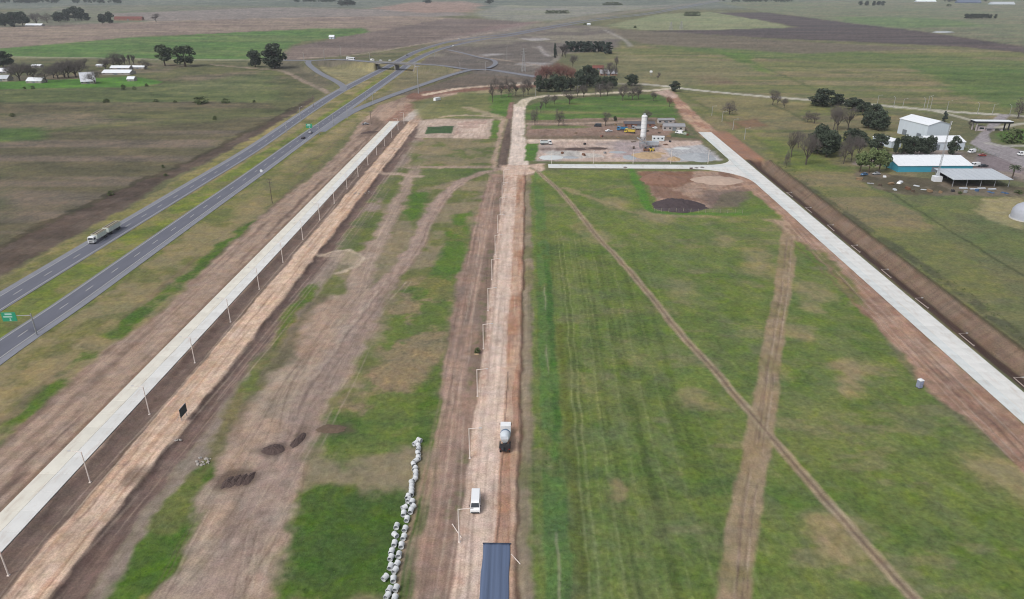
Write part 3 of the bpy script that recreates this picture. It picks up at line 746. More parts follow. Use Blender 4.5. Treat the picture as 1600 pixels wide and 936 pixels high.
for L, w in ((OVERS, 11), (RAMP1S, 8), (RAMP2S, 8)):
    sel = np.where((X > L[:, 0].min() - 40) & (X < L[:, 0].max() + 40) & (Y > L[:, 1].min() - 40) & (Y < L[:, 1].max() + 40))[0]
    hh = np.zeros(len(sel))
    for i in range(len(L) - 1):
        mx = (L[i, 0] + L[i + 1, 0]) / 2
        if w == 11 and BR0[0] < mx < BR1[0]: continue
        d, t = seg_dist(X[sel], Y[sel], L[i], L[i + 1])
        z = L[i, 2] + (L[i + 1, 2] - L[i, 2]) * t
        hh = np.maximum(hh, z - .25 - np.maximum(0, d - w / 2 - 1) * .5)
    if w == 11: hh = np.where((X[sel] > BR0[0] + .5) & (X[sel] < BR1[0] - .5), 0, hh)
    HGT[sel] = np.maximum(HGT[sel], hh)
# keep soil below the pavements
for x0, x1, y0, y1 in ((-106.2, -97.8, 60, 552), (120.4, 130.2, 60, 515), (8, 125, 400.5, 414)):
    kk = (X > x0 - .3) & (X < x1 + .3) & (Y > y0) & (Y < y1)
    HGT[kk] = np.minimum(HGT[kk], -.02)

# crop to objects by the kind of ground; one continuous surface
gm = bpy.data.materials.new('ground_cover')
gm.use_nodes = True
nt = gm.node_tree; N = nt.nodes; L = nt.links
B = N['Principled BSDF']
B.inputs['Roughness'].default_value = .95; B.inputs['Specular IOR Level'].default_value = .1
ca = N.new('ShaderNodeAttribute'); ca.attribute_name = 'soil_tone'
ga = N.new('ShaderNodeAttribute'); ga.attribute_name = 'sward'
geo = N.new('ShaderNodeNewGeometry')


def nz(scale, det, rough=.6, vec=None, dist=0.0):
    n = N.new('ShaderNodeTexNoise')
    n.inputs['Scale'].default_value = scale; n.inputs['Detail'].default_value = det; n.inputs['Roughness'].default_value = rough; n.inputs['Distortion'].default_value = dist
    L.new(vec or geo.outputs['Position'], n.inputs['Vector'])
    return n.outputs['Fac']


def mr(v, a, b, lo, hi):
    n = N.new('ShaderNodeMapRange')
    for i, q in zip(('From Min', 'From Max', 'To Min', 'To Max'), (a, b, lo, hi)): n.inputs[i].default_value = q
    L.new(v, n.inputs[0])
    return n.outputs[0]


def mth(op, a, b):
    n = N.new('ShaderNodeMath'); n.operation = op
    for i, q in enumerate((a, b)):
        if isinstance(q, (int, float)): n.inputs[i].default_value = q
        else: L.new(q, n.inputs[i])
    return n.outputs[0]


mpn = N.new('ShaderNodeMapping'); mpn.inputs['Scale'].default_value = (1, .09, 1)
L.new(geo.outputs['Position'], mpn.inputs[0])
tuft = nz(.9, 8, .72)
tuft2 = nz(.16, 6, .65, dist=.6)
rut = nz(.55, 6, .6, vec=mpn.outputs[0])
grn = nz(2.6, 6, .7)
gv = mth('MULTIPLY', mr(tuft, .3, .7, .64, 1.36), mr(tuft2, .3, .7, .82, 1.18))
dv = mth('MULTIPLY', mr(grn, .3, .7, .7, 1.3), mr(rut, .3, .7, .82, 1.18))
mx = N.new('ShaderNodeMix'); mx.data_type = 'FLOAT'
L.new(ga.outputs['Fac'], mx.inputs[0]); L.new(dv, mx.inputs[2]); L.new(gv, mx.inputs[3])
sc = N.new('ShaderNodeVectorMath'); sc.operation = 'SCALE'
L.new(ca.outputs['Color'], sc.inputs[0]); L.new(mx.outputs[0], sc.inputs['Scale'])
# yellowing of single tufts
hsn = N.new('ShaderNodeHueSaturation')
L.new(sc.outputs[0], hsn.inputs['Color'])
L.new(mr(nz(.35, 5, .7), .3, .7, .485, .515), hsn.inputs['Hue'])
L.new(mr(tuft2, .3, .7, .85, 1.15), hsn.inputs['Saturation'])
L.new(hsn.outputs[0], B.inputs['Base Color'])
bp = N.new('ShaderNodeBump'); bp.inputs['Strength'].default_value = .6; bp.inputs['Distance'].default_value = .35
L.new(mth('ADD', mth('MULTIPLY', tuft, ga.outputs['Fac']), mth('MULTIPLY', rut, .5)), bp.inputs['Height'])
L.new(bp.outputs[0], B.inputs['Normal'])

CO = np.stack([X, Y, HGT], 1).astype(np.float32)
ii = np.arange(NR * NC).reshape(NR, NC)
Q = np.stack([ii[:-1, :-1], ii[:-1, 1:], ii[1:, 1:], ii[1:, :-1]], -1).reshape(-1, 4)
QC = CLS[Q[:, 0]]
CLR4 = np.concatenate([np.clip(CLR, 0, 1), np.ones((NV, 1), np.float32)], 1)
for ci, nm in enumerate(CNAMES):
    q = Q[QC == ci]
    if not len(q): continue
    used, inv = np.unique(q, return_inverse=True)
    inv = inv.reshape(-1, 4)
    me = bpy.data.meshes.new(nm)
    me.vertices.add(len(used)); me.vertices.foreach_set('co', CO[used].ravel())
    me.loops.add(inv.size); me.loops.foreach_set('vertex_index', inv.ravel().astype(np.int32))
    me.polygons.add(len(inv)); me.polygons.foreach_set('loop_start', (np.arange(len(inv)) * 4).astype(np.int32))
    me.update(calc_edges=True)
    me.polygons.foreach_set('use_smooth', np.ones(len(inv), bool))
    a = me.attributes.new('soil_tone', 'FLOAT_COLOR', 'POINT'); a.data.foreach_set('color', CLR4[used].ravel().astype(np.float32))
    a = me.attributes.new('sward', 'FLOAT', 'POINT'); a.data.foreach_set('value', np.clip(GRS[used], 0, 1).astype(np.float32))
    me.materials.append(gm)
    o = bpy.data.objects.new(nm, me)
    link(o); tag(o, kind='structure')
# the plain going on around and behind
pm = mat('distant_plain', OLIVE, .95, .25, .01)
o = MB().add([(-20000, -8000, -7), (20000, -8000, -7), (20000, 19500, -7), (-20000, 19500, -7)], [(0, 1, 2, 3)]).build('plain', pm, fix=False)
tag(o, kind='structure')


def gz(x, y):
    """ground height at a place"""
    r = np.clip(np.searchsorted(Yr, y), 1, NR - 1)
    r = r if abs(Yr[r] - y) < abs(Yr[r - 1] - y) else r - 1
    u = x / ((0.657 * Yr[r] + 28.9) * 1.25)
    q = int(np.clip(round((u + 1) / 2 * (NC - 1)), 0, NC - 1))
    return float(HGT[r * NC + q])

# ------------------------------------------------------------------ paved roads
ASPH = mat('asphalt', c(104, 106, 117), .9, .12, .25, stretch=(1, .2, 1))
SHLD = mat('asphalt_shoulder', c(132, 134, 142), .9, .12, .3)
RAMPM = mat('ramp_asphalt', c(124, 126, 134), .9, .1, .2)
LINEM = mat('road_paint', c(196, 196, 190), .8, .15, .8)
CONA = mat('concrete_cream', c(219, 215, 203), .9, .09, .22, rnd=.035)
CONB = mat('concrete_white', c(215, 215, 212), .9, .09, .22, rnd=.04)
CONC = mat('concrete_bluish', c(207, 211, 210), .9, .1, .22, rnd=.045)
BASEC = mat('base_course', c(150, 142, 132), .95, .15, 1)


def ribbon(L, off, width, dz, name, m, parent=None, thick=.12, z=None):
    """a strip of pavement along the centre line L (x, y[, z]), shifted sideways by off"""
    n = len(L)
    d = np.gradient(L[:, :2], axis=0)
    d /= np.linalg.norm(d, axis=1)[:, None] + 1e-9
    nr = np.stack([d[:, 1], -d[:, 0]], 1)
    zz = L[:, 2] if L.shape[1] > 2 else np.zeros(n)
    a = L[:, :2] + nr * (off - width / 2); b = L[:, :2] + nr * (off + width / 2)
    v = []; f = []
    for i in range(n):
        zt = zz[i] + dz
        v += [(a[i, 0], a[i, 1], zt - thick), (a[i, 0], a[i, 1], zt), (b[i, 0], b[i, 1], zt), (b[i, 0], b[i, 1], zt - thick)]
        if i:
            k = 4 * i
            f += [(k - 4, k, k + 1, k - 3), (k - 3, k + 1, k + 2, k - 2), (k - 2, k + 2, k + 3, k - 1)]
    mb = MB().add(v, f)
    return mb.build(name, m, parent, fix=False)


HL = smooth_line([at(*p) for p in ((-330, 680), (-160, 573), (0, 474), (100, 413), (200, 352.5), (300, 292), (400, 231), (486, 172), (540, 138.5), (607, 104.5), (632, 90.5), (656, 79), (700, 66), (750, 58), (800, 52.5), (875, 38.5), (950, 27), (1025, 18.5), (1117, 1.5), (1180, -8))], 8)
HR = smooth_line([at(*p) for p in ((-330, 795), (-160, 663), (0, 546), (100, 479), (200, 408.5), (300, 338), (400, 268), (475, 214), (520, 183), (575, 145), (622, 112), (645, 95.5), (675, 81), (710, 70.5), (755, 61.5), (805, 54), (880, 40), (955, 28.4), (1030, 19.4), (1124, 1.9), (1190, -8))], 8)
dash = MB().box(0, 0, .0, .22, 4.5, .012).mesh('lane_dash', LINEM)
for L, nm, side in ((HL, 'highway', -1), (HR, 'highway', 1)):
    r = ribbon(L, 0, 8.0, .16, nm, ASPH)
    tag(r, kind='structure')
    ribbon(L, side * 5.15, 2.5, .13, 'shoulder', SHLD, r)
    ribbon(L, -side * 4.3, .75, .13, 'shoulder', SHLD, r)
    near = L[L[:, 1] < 1000]
    for s in (-1, 1):
        ribbon(near, s * 3.65, .22, .172, 'edge_line', LINEM, r, thick=.01)
    acc = 0
    cnt = 0
    for i in range(1, len(L)):
        acc += float(np.linalg.norm(L[i] - L[i - 1]))
        if acc > 12 and L[i, 1] < 640 and L[i, 1] > 120:
            acc = 0
            d = L[i] - L[i - 1]
            o = bpy.data.objects.new('lane_dash', dash); link(o, r)
            o.location = (L[i, 0], L[i, 1], .17); o.rotation_euler = (0, 0, math.atan2(-d[0], d[1])); cnt += 1
for L, nm, w in ((OVERS, 'overpass_road', 9.5), (RAMP1S, 'ramp', 7), (RAMP2S, 'ramp', 8)):
    tag(ribbon(L, 0, w, .12, nm, RAMPM, thick=.35), kind='structure')
LOOP = smooth_line([at(*p) for p in ((762, 108), (772, 103), (774, 98), (768, 94), (748, 90), (722, 83), (700, 78))], 8)
tag(ribbon(np.concatenate([LOOP, np.linspace(1, .2, len(LOOP))[:, None]], 1), 0, 6, .1, 'ramp', RAMPM), kind='structure')

# flyover: deck, parapets, abutments, pier
bx, by = (BR0[0] + BR1[0]) / 2, (BR0[1] + BR1[1]) / 2
brz = math.atan2(BR1[1] - BR0[1], BR1[0] - BR0[0]); bl = math.hypot(BR1[0] - BR0[0], BR1[1] - BR0[1]) + 6
BCON = mat('bridge_concrete', c(148, 144, 140), .9, .15, .4)
br = thing('bridge', 'grey concrete flyover crossing both carriageways of the highway', 'bridge', (bx, by, 0), brz)
MB().box(0, 0, 7.25, bl, 11.5, 1.1).build('deck', BCON, br)
for s in (-1, 1):
    p = MB().box(0, s * 5.6, 8.35, bl, .3, .5).build('parapet', BCON, br)
    q = MB()
    for k in range(13): q.box(-bl / 2 + bl * k / 12, s * 5.6, 8.85, .12, .12, .5)
    q.box(0, s * 5.6, 9.1, bl, .1, .1).build('railing', mat('galvanised', c(150, 152, 155), .5, .08, 2, metal=.4), p)
    MB().box(s * (bl / 2 - 1.2), 0, 3.35, 2.4, 12, 6.7).build('abutment', BCON, br)
    MB().box(s * (bl / 2 - 3.6), 0, 1.5, 3.0, 11, 3.2, tx=.1).build('slope_paving', BCON, br)
MB().box(1.0, 0, 3.35, 1.1, 9.5, 6.7).build('pier', BCON, br)

# concrete roads cast in slabs; soil dust drifts over them in patches
for m in (CONA, CONB, CONC):
    nt2 = m.node_tree; b2 = nt2.nodes['Principled BSDF']
    src = b2.inputs['Base Color'].links[0].from_socket
    g2 = nt2.nodes.new('ShaderNodeNewGeometry'); n2 = nt2.nodes.new('ShaderNodeTexNoise')
    mp2 = nt2.nodes.new('ShaderNodeMapping'); mp2.inputs['Scale'].default_value = (1, .22, 1)
    nt2.links.new(g2.outputs['Position'], mp2.inputs[0]); nt2.links.new(mp2.outputs[0], n2.inputs['Vector'])
    n2.inputs['Scale'].default_value = .55; n2.inputs['Detail'].default_value = 7; n2.inputs['Roughness'].default_value = .7
    r2 = nt2.nodes.new('ShaderNodeMapRange')
    for i_, q_ in zip(('From Min', 'From Max', 'To Min', 'To Max'), (.52, .74, 0, .5)): r2.inputs[i_].default_value = q_
    nt2.links.new(n2.outputs['Fac'], r2.inputs[0])
    m2 = nt2.nodes.new('ShaderNodeMix'); m2.data_type = 'RGBA'
    nt2.links.new(r2.outputs[0], m2.inputs['Factor']); nt2.links.new(src, m2.inputs['A'])
    m2.inputs['B'].default_value = c(176, 156, 138) + (1,)
    nt2.links.new(m2.outputs['Result'], b2.inputs['Base Color'])
def slab_mesh(w, l, h, m):
    b = .03
    mb = MB()
    a, q = w / 2, l / 2
    vs = [(-a, -q, -h), (a, -q, -h), (a, q, -h), (-a, q, -h), (-a, -q, -b), (a, -q, -b), (a, q, -b), (-a, q, -b), (-a + b, -q + b, 0), (a - b, -q + b, 0), (a - b, q - b, 0), (-a + b, q - b, 0)]
    fs = [(0, 1, 5, 4), (1, 2, 6, 5), (2, 3, 7, 6), (3, 0, 4, 7), (4, 5, 9, 8), (5, 6, 10, 9), (6, 7, 11, 10), (7, 4, 8, 11), (8, 9, 10, 11)]
    return mb.add(vs, fs).mesh('slab', m)


def slab_road(name, x0, x1, y0, y1, lanes, l, top=.2, across=False):
    r = MB().box((x0 + x1) / 2, (y0 + y1) / 2, top / 2 - .03, x1 - x0 - .08, y1 - y0 - .08, top - .04).build(name, BASEC)
    tag(r, kind='structure')
    n = len(lanes)
    if not across:
        w = (x1 - x0) / n
        for j, m in enumerate(lanes):
            me = slab_mesh(w - .025, l - .025, .16, m)
            for i in range(int(round((y1 - y0) / l))):
                o = bpy.data.objects.new('slab', me); link(o, r)
                o.location = (x0 + w * (j + .5), y0 + l * (i + .5), top)
    else:
        w = (y1 - y0) / n
        for j, m in enumerate(lanes):
            me = slab_mesh(l - .025, w - .025, .16, m)
            for i in range(int(round((x1 - x0) / l))):
                o = bpy.data.objects.new('slab', me); link(o, r)
                o.location = (x0 + l * (i + .5), y0 + w * (j + .5), top)
    return r


slab_road('concrete_road', -105.7, -98.1, 76, 548, (CONA, CONB), 5.9)
rr = slab_road('concrete_road', 120.8, 129.8, 88, 511, (CONC, CONB, CONB), 4.7)
slab_road('concrete_road', 12, 120.6, 402.8, 412.0, (CONB, CONC), 6.79, across=True)
# flared corners where the cross road meets the road along the trench
for sgn, y0 in ((-1, 402.7), (1, 412.1)):
    for k in range(3):
        pts = []
        R = 30 if sgn < 0 else 16
        for a in np.linspace(math.pi / 2 * k / 3, math.pi / 2 * (k + 1) / 3, 5):
            pts.append((120.7 - R + R * math.sin(a), y0 + sgn * (R - R * math.cos(a))))
        MB().slab([(120.7, y0)] + (pts if sgn > 0 else pts[::-1]), .02, .199).build('corner_slab', CONB, rr)
# kerb of dark moist soil and formwork along the road edge is in the ground; loose formwork boards lie beside it

# ------------------------------------------------------------------ trees
BARK = mat('bark', c(92, 80, 72), .95, .2, 2)
BARKG = mat('grey_bark', c(88, 80, 74), .95, .15, 2)
TWIG = mat('grey_twigs', c(106, 99, 96), .95, .15, 2, rnd=.1)
TWIGR = mat('reddish_twigs', c(138, 98, 92), .95, .15, 2, rnd=.08)


def leafmat(name, col, var=.35):
    m = mat(name, col, .8, var, .35, rnd=.12, spec=.15)
    return m


LEAF = {'dark': leafmat('evergreen_leaves', c(74, 84, 70)), 'euc': leafmat('eucalyptus_leaves', c(86, 98, 74)), 'conifer': leafmat('conifer_needles', c(76, 88, 80)),
        'light': leafmat('light_green_leaves', c(112, 126, 84)), 'bush': leafmat('bush_leaves', c(92, 104, 68)), 'palm': leafmat('palm_fronds', c(74, 84, 62)), 'weed': leafmat('weed_leaves', c(96, 126, 66))}
rng = np.random.default_rng(5)


def leaf_mesh(name, m, clumps, per, size, seed):
    """clumps: (x, y, z, r); leaf sprays as small two-triangle faces through each clump's volume"""
    R = np.random.default_rng(seed)
    C = []
    for (x, y, z, r) in clumps:
        k = max(8, int(per * r * r))
        d = R.normal(size=(k, 3)); d /= np.linalg.norm(d, axis=1)[:, None]
        rad = r * R.uniform(.45, 1.05, k) ** .7
        C.append(np.array([x, y, z]) + d * rad[:, None] * np.array([1, 1, .8]))
    C = np.concatenate(C); n = len(C)
    u = R.normal(size=(n, 3)); u /= np.linalg.norm(u, axis=1)[:, None]
    w = np.cross(u, R.normal(size=(n, 3))); w /= np.linalg.norm(w, axis=1)[:, None]
    s = size * R.uniform(.6, 1.4, n)[:, None]
    V = np.stack([C - u * s, C + w * s * .6, C + u * s, C - w * s * .6], 1).reshape(-1, 3)
    me = bpy.data.meshes.new(name)
    me.from_pydata(V.tolist(), [], np.arange(n * 4).reshape(-1, 4).tolist())
    me.materials.append(m); me.update()
    return me


def limb(mb, p, d, ln, r, lev, R, twigs, maxlev=2, up=.25, spread=.7, n=4):
    q = p + d * ln
    mb.cyl(p, q, r, r * .62, 6 if lev == 0 else 4, caps=False)
    if lev >= maxlev: return
    for i in range(n):
        u_ = d.orthogonal().normalized(); w_ = d.cross(u_); an = 6.283 * (i + R.uniform(-.3, .3)) / n + lev * 1.3
        a = u_ * math.cos(an) + w_ * math.sin(an)
        nd = (d * (1 - spread) + a.normalized() * spread + Vector((0, 0, up))).normalized()
        limb((mb if lev + 1 < 3 else twigs), p + d * ln * R.uniform(.35, 1.0), nd, ln * R.uniform(.55, .85), max(.016, r * .56), lev + 1, R, twigs, maxlev, up, spread, n)


class Proto:
    """trunk + crown mesh data at 10 m height, copied for every tree"""
    pass


def leafy(seed, h, crown_w, crown_lo, nclump, leafkey, per=42, size=.4, top=1.0, flat=1.0, lean=0):
    R = np.random.default_rng(seed)
    tr = MB(); d = Vector((R.uniform(-.05, .05), R.uniform(-.05, .05), 1)).normalized()
    th = h * (crown_lo + .18)
    tr.cyl((0, 0, -.3), d * th, .035 * h, .022 * h, 7, caps=False)
    cl = []
    for i in range(nclump + 8):
        a = R.uniform(0, 6.283); q = R.uniform(0, 1) ** .5
        t = R.uniform(0, 1)
        prof = math.sin(math.pi * (0.18 + 0.74 * t)) ** .8 * flat
        x = math.cos(a) * q * crown_w / 2 * prof * .85; y = math.sin(a) * q * crown_w / 2 * prof * .85
        z = h * (crown_lo + (1 - crown_lo) * t * .9 * top)
        r = crown_w * R.uniform(.11, .2)
        cl.append((x, y, min(z, h - r * .7), r))
        if i % 2 == 0:
            tr.cyl(d * th * R.uniform(.6, 1), (x, y, z), .012 * h, .005 * h, 4, caps=False)
    p = Proto(); p.h = h
    p.trunk = tr.mesh('trunk', BARK); p.crown = leaf_mesh('crown', LEAF[leafkey], cl, per, size, seed + 9)
    return p


def bare(seed, h, twm, spread=.62, up=.3, n=4, lev=5, trunk=.3, rad=.02):
    R = np.random.default_rng(seed)
    tr, tw = MB(), MB()
    limb(tr, Vector((0, 0, -.2)), Vector((R.uniform(-.06, .06), R.uniform(-.06, .06), 1)).normalized(), h * trunk, h * rad, 0, R, tw, lev, up, spread, n)
    zz = max(v[2] for v in tw.v)
    p = Proto(); p.h = zz
    p.trunk = tr.mesh('trunk', BARKG); p.crown = tw.mesh('crown', twm)
    return p


PR = {
    'dark': [leafy(1, 10, 9, .16, 26, 'dark'), leafy(2, 10, 8, .12, 24, 'dark'), leafy(3, 10, 10, .2, 26, 'dark')],
    'euc': [leafy(11, 10, 8.5, .3, 24, 'euc'), leafy(12, 10, 7.5, .25, 22, 'euc'), leafy(13, 10, 9, .34, 22, 'euc')],
    'conifer': [leafy(21, 10, 4.0, .06, 22, 'conifer', per=90), leafy(22, 10, 4.6, .08, 22, 'conifer', per=90)],
    'light': [leafy(31, 10, 7.5, .38, 20, 'light'), leafy(32, 10, 8, .34, 20, 'light')],
    'bush': [leafy(41, 4, 6, .0, 18, 'bush', per=22, size=.34), leafy(42, 4, 5, .0, 16, 'bush', per=22, size=.34)],
    'bare': [bare(51, 10, TWIG), bare(52, 10, TWIG, .58, .34), bare(53, 10, TWIG, .7, .22), bare(54, 10, TWIG, .5, .4, trunk=.26)],
    'red': [bare(61, 10, TWIGR, .66, .22, n=5, lev=4), bare(62, 10, TWIGR, .6, .28, n=5, lev=4)],
    'poplar': [bare(71, 10, TWIG, .34, .5, trunk=.3), bare(72, 10, TWIG, .3, .55, trunk=.32)],
}
TCOUNT = {}


def tree(kind, px, base, top, label, wide=None, group=None, z=None, name=None):
    """a tree standing at photo row base whose tip reaches row top; wide = crown width in photo pixels"""
    L = PR[kind]; k = TCOUNT.get(kind, 0); TCOUNT[kind] = k + 1
    p = L[k % len(L)]
    x, y = at(px, base)
    H = max(1.2, hgt(base, base - top))
    nm = name or {'dark': 'evergreen_tree', 'euc': 'eucalyptus_tree', 'conifer': 'conifer_tree', 'light': 'green_tree', 'bush': 'bush', 'bare': 'bare_tree', 'red': 'bare_tree', 'poplar': 'bare_tree'}[kind]
    t = thing(nm, label, 'bush' if kind == 'bush' else 'tree', (x, y, gz(x, y)), k * 2.399, group)
    s = H / p.h
    if wide:
        ww = wide / ppm(base)
        w0 = max(q.co.x for q in p.crown.vertices) - min(q.co.x for q in p.crown.vertices)
        sx = ww / w0
    else: sx = s
    t.scale = (sx, sx, s)
    for n, me in (('trunk' if kind != 'bush' else 'stem', p.trunk), ('crown' if kind != 'bush' else 'foliage', p.crown)):
        link(bpy.data.objects.new(n, me), t)
    return t


# ------------------------------------------------------------------ vehicles (forward is +y)
GLASS = mat('dark_glass', c(46, 54, 62), .15, .05, 2, spec=.6)
TYRE = mat('tyre', c(40, 40, 42), .9, .1, 3)
RIM = mat('rim', c(150, 150, 152), .4, .05, 3, metal=.6)
CHAS = mat('chassis', c(58, 58, 62), .7, .15, 2)
LAMPW = mat('head_lamp', c(220, 222, 224), .2, .03, 3)
LAMPR = mat('tail_lamp', c(150, 40, 36), .3, .05, 3)
WHITE = mat('white_paint', c(236, 238, 240), .35, .04, 1.2, spec=.5)


def paintm(n, col): return mat(n, col, .35, .05, 1.2, spec=.5)


def wheel(t, x, y, r, w=.24):
    o = MB().lathe([(r * .6, -w / 2), (r * .95, -w / 2), (r, -w / 4), (r, w / 4), (r * .95, w / 2), (r * .6, w / 2)], (0, 0, 0), 16, 'x', close=True).build('wheel', TYRE, t, smooth=False)
    o.location = (x, y, r)
    q = MB().lathe([(0, -w * .35), (r * .6, -w * .42), (r * .6, w * .42), (0, w * .35)], (0, 0, 0), 12, 'x').build('rim', RIM, o)
    return o


def quad(mb, a, b, cc, d, off=(0, 0, 0)):
    mb.add([tuple(p[i] + off[i] for i in range(3)) for p in (a, b, cc, d)], [(0, 1, 2, 3)])
    return mb


def car(label, x, y, rz, m, kind='car', group=None, z=0.0, detail=True):
    """saloon, hatch, pickup or van from a side profile; windows, lamps and wheels are parts"""
    spec = {
        'car': (1.76, 4.3, [(-2.1, .35), (-2.15, .8), (-2.05, 1.0), (-1.7, 1.05), (-1.15, 1.45), (.25, 1.47), (1.05, 1.0), (2.0, .82), (2.15, .6), (2.1, .35)], (-1.62, -1.12, .22, 1.0, 1.08, 1.42), .33),
        'pickup': (1.85, 5.2, [(-2.6, .5), (-2.6, 1.05), (-.75, 1.05), (-.6, 1.72), (.75, 1.74), (1.35, 1.18), (2.4, 1.05), (2.6, .8), (2.58, .45)], (-.68, -.58, .72, 1.3, 1.15, 1.66), .38),
        'van': (2.0, 5.4, [(-2.65, .4), (-2.7, 1.2), (-2.6, 2.3), (-2.4, 2.42), (1.3, 2.42), (1.75, 2.25), (2.35, 1.35), (2.62, 1.15), (2.72, .8), (2.7, .4)], (-2.6, -2.55, 1.72, 2.3, 1.42, 2.18), .36),
    }[kind]
    w, l, prof, (rb, rt, ft, fb, zb, zt), r = spec
    nm = {'car': 'car', 'pickup': 'pickup_truck', 'van': 'van'}[kind]
    t = thing(nm, label, {'car': 'car', 'pickup': 'pickup', 'van': 'van'}[kind], (x, y, z), rz, group)
    h = w / 2
    mb = MB()
    n = len(prof)
    def xw(zv): return h - max(0, zv - 1.0) * .12
    vs = [(-xw(zv), yv, zv) for yv, zv in prof] + [(xw(zv), yv, zv) for yv, zv in prof]
    fs = [tuple(range(n))[::-1], tuple(range(n, 2 * n))] + [(i, (i + 1) % n, n + (i + 1) % n, n + i) for i in range(n)]
    o = mb.add(vs, fs).build('body', m, t); bevel(o, .06, 2)
    e = .012
    # windscreen, rear window, side windows lie just proud of the body
    a, b = xw(zb) - .12, xw(zt) - .1
    if kind == 'van': fq = ((fb - .01, zb + .02), (1.8, 2.15))
    else: fq = ((fb - .1, zb - .02), (ft + .08, zt + .0))
    nx = Vector((0, fq[0][1] - fq[1][1], fq[1][0] - fq[0][0])).normalized() * -.03
    nx = Vector((0, abs(nx.y), abs(nx.z)))
    quad(MB(), (-a, fq[0][0], fq[0][1]), (a, fq[0][0], fq[0][1]), (b, fq[1][0], fq[1][1]), (-b, fq[1][0], fq[1][1]), nx).build('windscreen', GLASS, t)
    if kind != 'van':
        quad(MB(), (-a, rb, zb), (a, rb, zb), (b, rt, zt), (-b, rt, zt), (0, -.03, .02)).build('rear_window', GLASS, t)
    else:
        quad(MB(), (-.8, -2.7, 1.4), (.8, -2.7, 1.4), (.75, -2.62, 2.1), (-.75, -2.62, 2.1), (0, -.02, 0)).build('rear_window', GLASS, t)
    for s in (-1, 1):
        y0, y1 = (rb + .15, fb - .25) if kind != 'van' else (.35, fb - .35)
        quad(MB(), (s * (xw(zb) + e), y0, zb), (s * (xw(zb) + e), y1, zb), (s * (xw(zt) + e), min(y1, ft - .1), zt), (s * (xw(zt) + e), max(y0, rt + .1), zt)).build('side_window', GLASS, t)
        MB().box(s * (h - .25), l / 2 - .1, .78, .36, .14, .18).build('headlight', LAMPW, t)
        MB().box(s * (h - .18), -l / 2 + .1, .95, .2, .14, .26).build('tail_light', LAMPR, t)
        MB().box(s * (h + .1), fb - .35, zb + .12, .22, .12, .2).build('mirror', CHAS, t)
        for yy in (-l * .31, l * .31): wheel(t, s * (h - .1), yy, r)
    MB().box(0, l / 2 + .0, .5, w * .85, .14, .22).build('bumper', CHAS, t)
    if kind == 'pickup':
        MB().box(0, -1.7, 1.02, w - .3, 1.6, .1).build('load_bed', CHAS, t)
    return t


def truck(label, x, y, rz, cabm, body='tank', z=0.0, l=8.0, group=None, name='truck', bodym=None):
    t = thing(name, label, 'truck', (x, y, z), rz, group)
    MB().box(0, -.1, .85, .95, l, .28).build('chassis', CHAS, t)
    cy = l / 2 - 1.05
    cab = MB().prism([(cy - 1.05, .7), (cy - 1.05, 2.95), (cy + .55, 2.98), (cy + .95, 2.2), (cy + 1.1, 1.6), (cy + 1.12, .6)], -1.22, 1.22).build('cab', cabm, t); bevel(cab, .08)
    quad(MB(), (-1.08, cy + 1.12, 1.72), (1.08, cy + 1.12, 1.72), (1.0, cy + .72, 2.72), (-1.0, cy + .72, 2.72), (0, .02, .02)).build('windscreen', GLASS, cab)
    MB().box(0, cy + 1.14, 1.12, 1.6, .06, .45).build('grille', CHAS, cab)
    for s in (-1, 1):
        quad(MB(), (s * 1.235, cy - .6, 1.75), (s * 1.235, cy + .75, 1.75), (s * 1.235, cy + .5, 2.6), (s * 1.235, cy - .6, 2.6)).build('side_window', GLASS, cab)
        MB().box(s * .9, cy + 1.12, .85, .4, .1, .22).build('headlight', LAMPW, cab)
        MB().box(s * 1.4, cy + .9, 2.1, .12, .2, .6).build('mirror', CHAS, cab)
        for yy in (cy + .2, -l / 2 + 1.9, -l / 2 + .75): wheel(t, s * 1.02, yy, .5, .36)
    return t

# ------------------------------------------------------------------ street lamps of the new roads
LAMPP = mat('lamp_post_paint', c(234, 222, 214), .5, .06, 1.5)
STEEL = mat('galvanised_steel', c(166, 168, 172), .5, .08, 2, metal=.3)
LED = mat('lamp_head', c(190, 190, 192), .5, .05, 2)


def lamp_proto(h=8.0, arm=2.3, LAMPP=LAMPP):
    t = thing('street_lamp', 'x', 'street lamp')
    MB().cyl((0, 0, 0), (0, 0, h), .14, .1, 8).build('pole', LAMPP, t)
    MB().box(0, 0, .08, .45, .45, .16).build('base_plate', LAMPP, t)
    a = MB().cyl((0, 0, h - .08), (arm, 0, h + .22), .075, .06, 6).build('arm', LAMPP, t)
    MB().box(arm + .25, 0, h + .22, .65, .26, .1).build('lamp_head', LED, a)
    return t


lp = lamp_proto(); first = [True]


lq = lamp_proto(LAMPP=mat('dusty_post', c(176, 164, 156), .7, .1, 1)); first_l = [True]


def lamp(x, y, label, group, rz=0.0, s=1.0, lie=None):
    fl, src = (first, lp) if lie is None else (first_l, lq)
    t = src if fl[0] else copy_tree(src)
    fl[0] = False
    t.location = (x, y, gz(x, y) if lie is None else lie); t.rotation_euler = (0, 0, rz) if lie is None else (math.radians(-90), 0, rz)
    t.scale = (s, s, s)
    tag(t, label, 'street lamp', group)
    return t


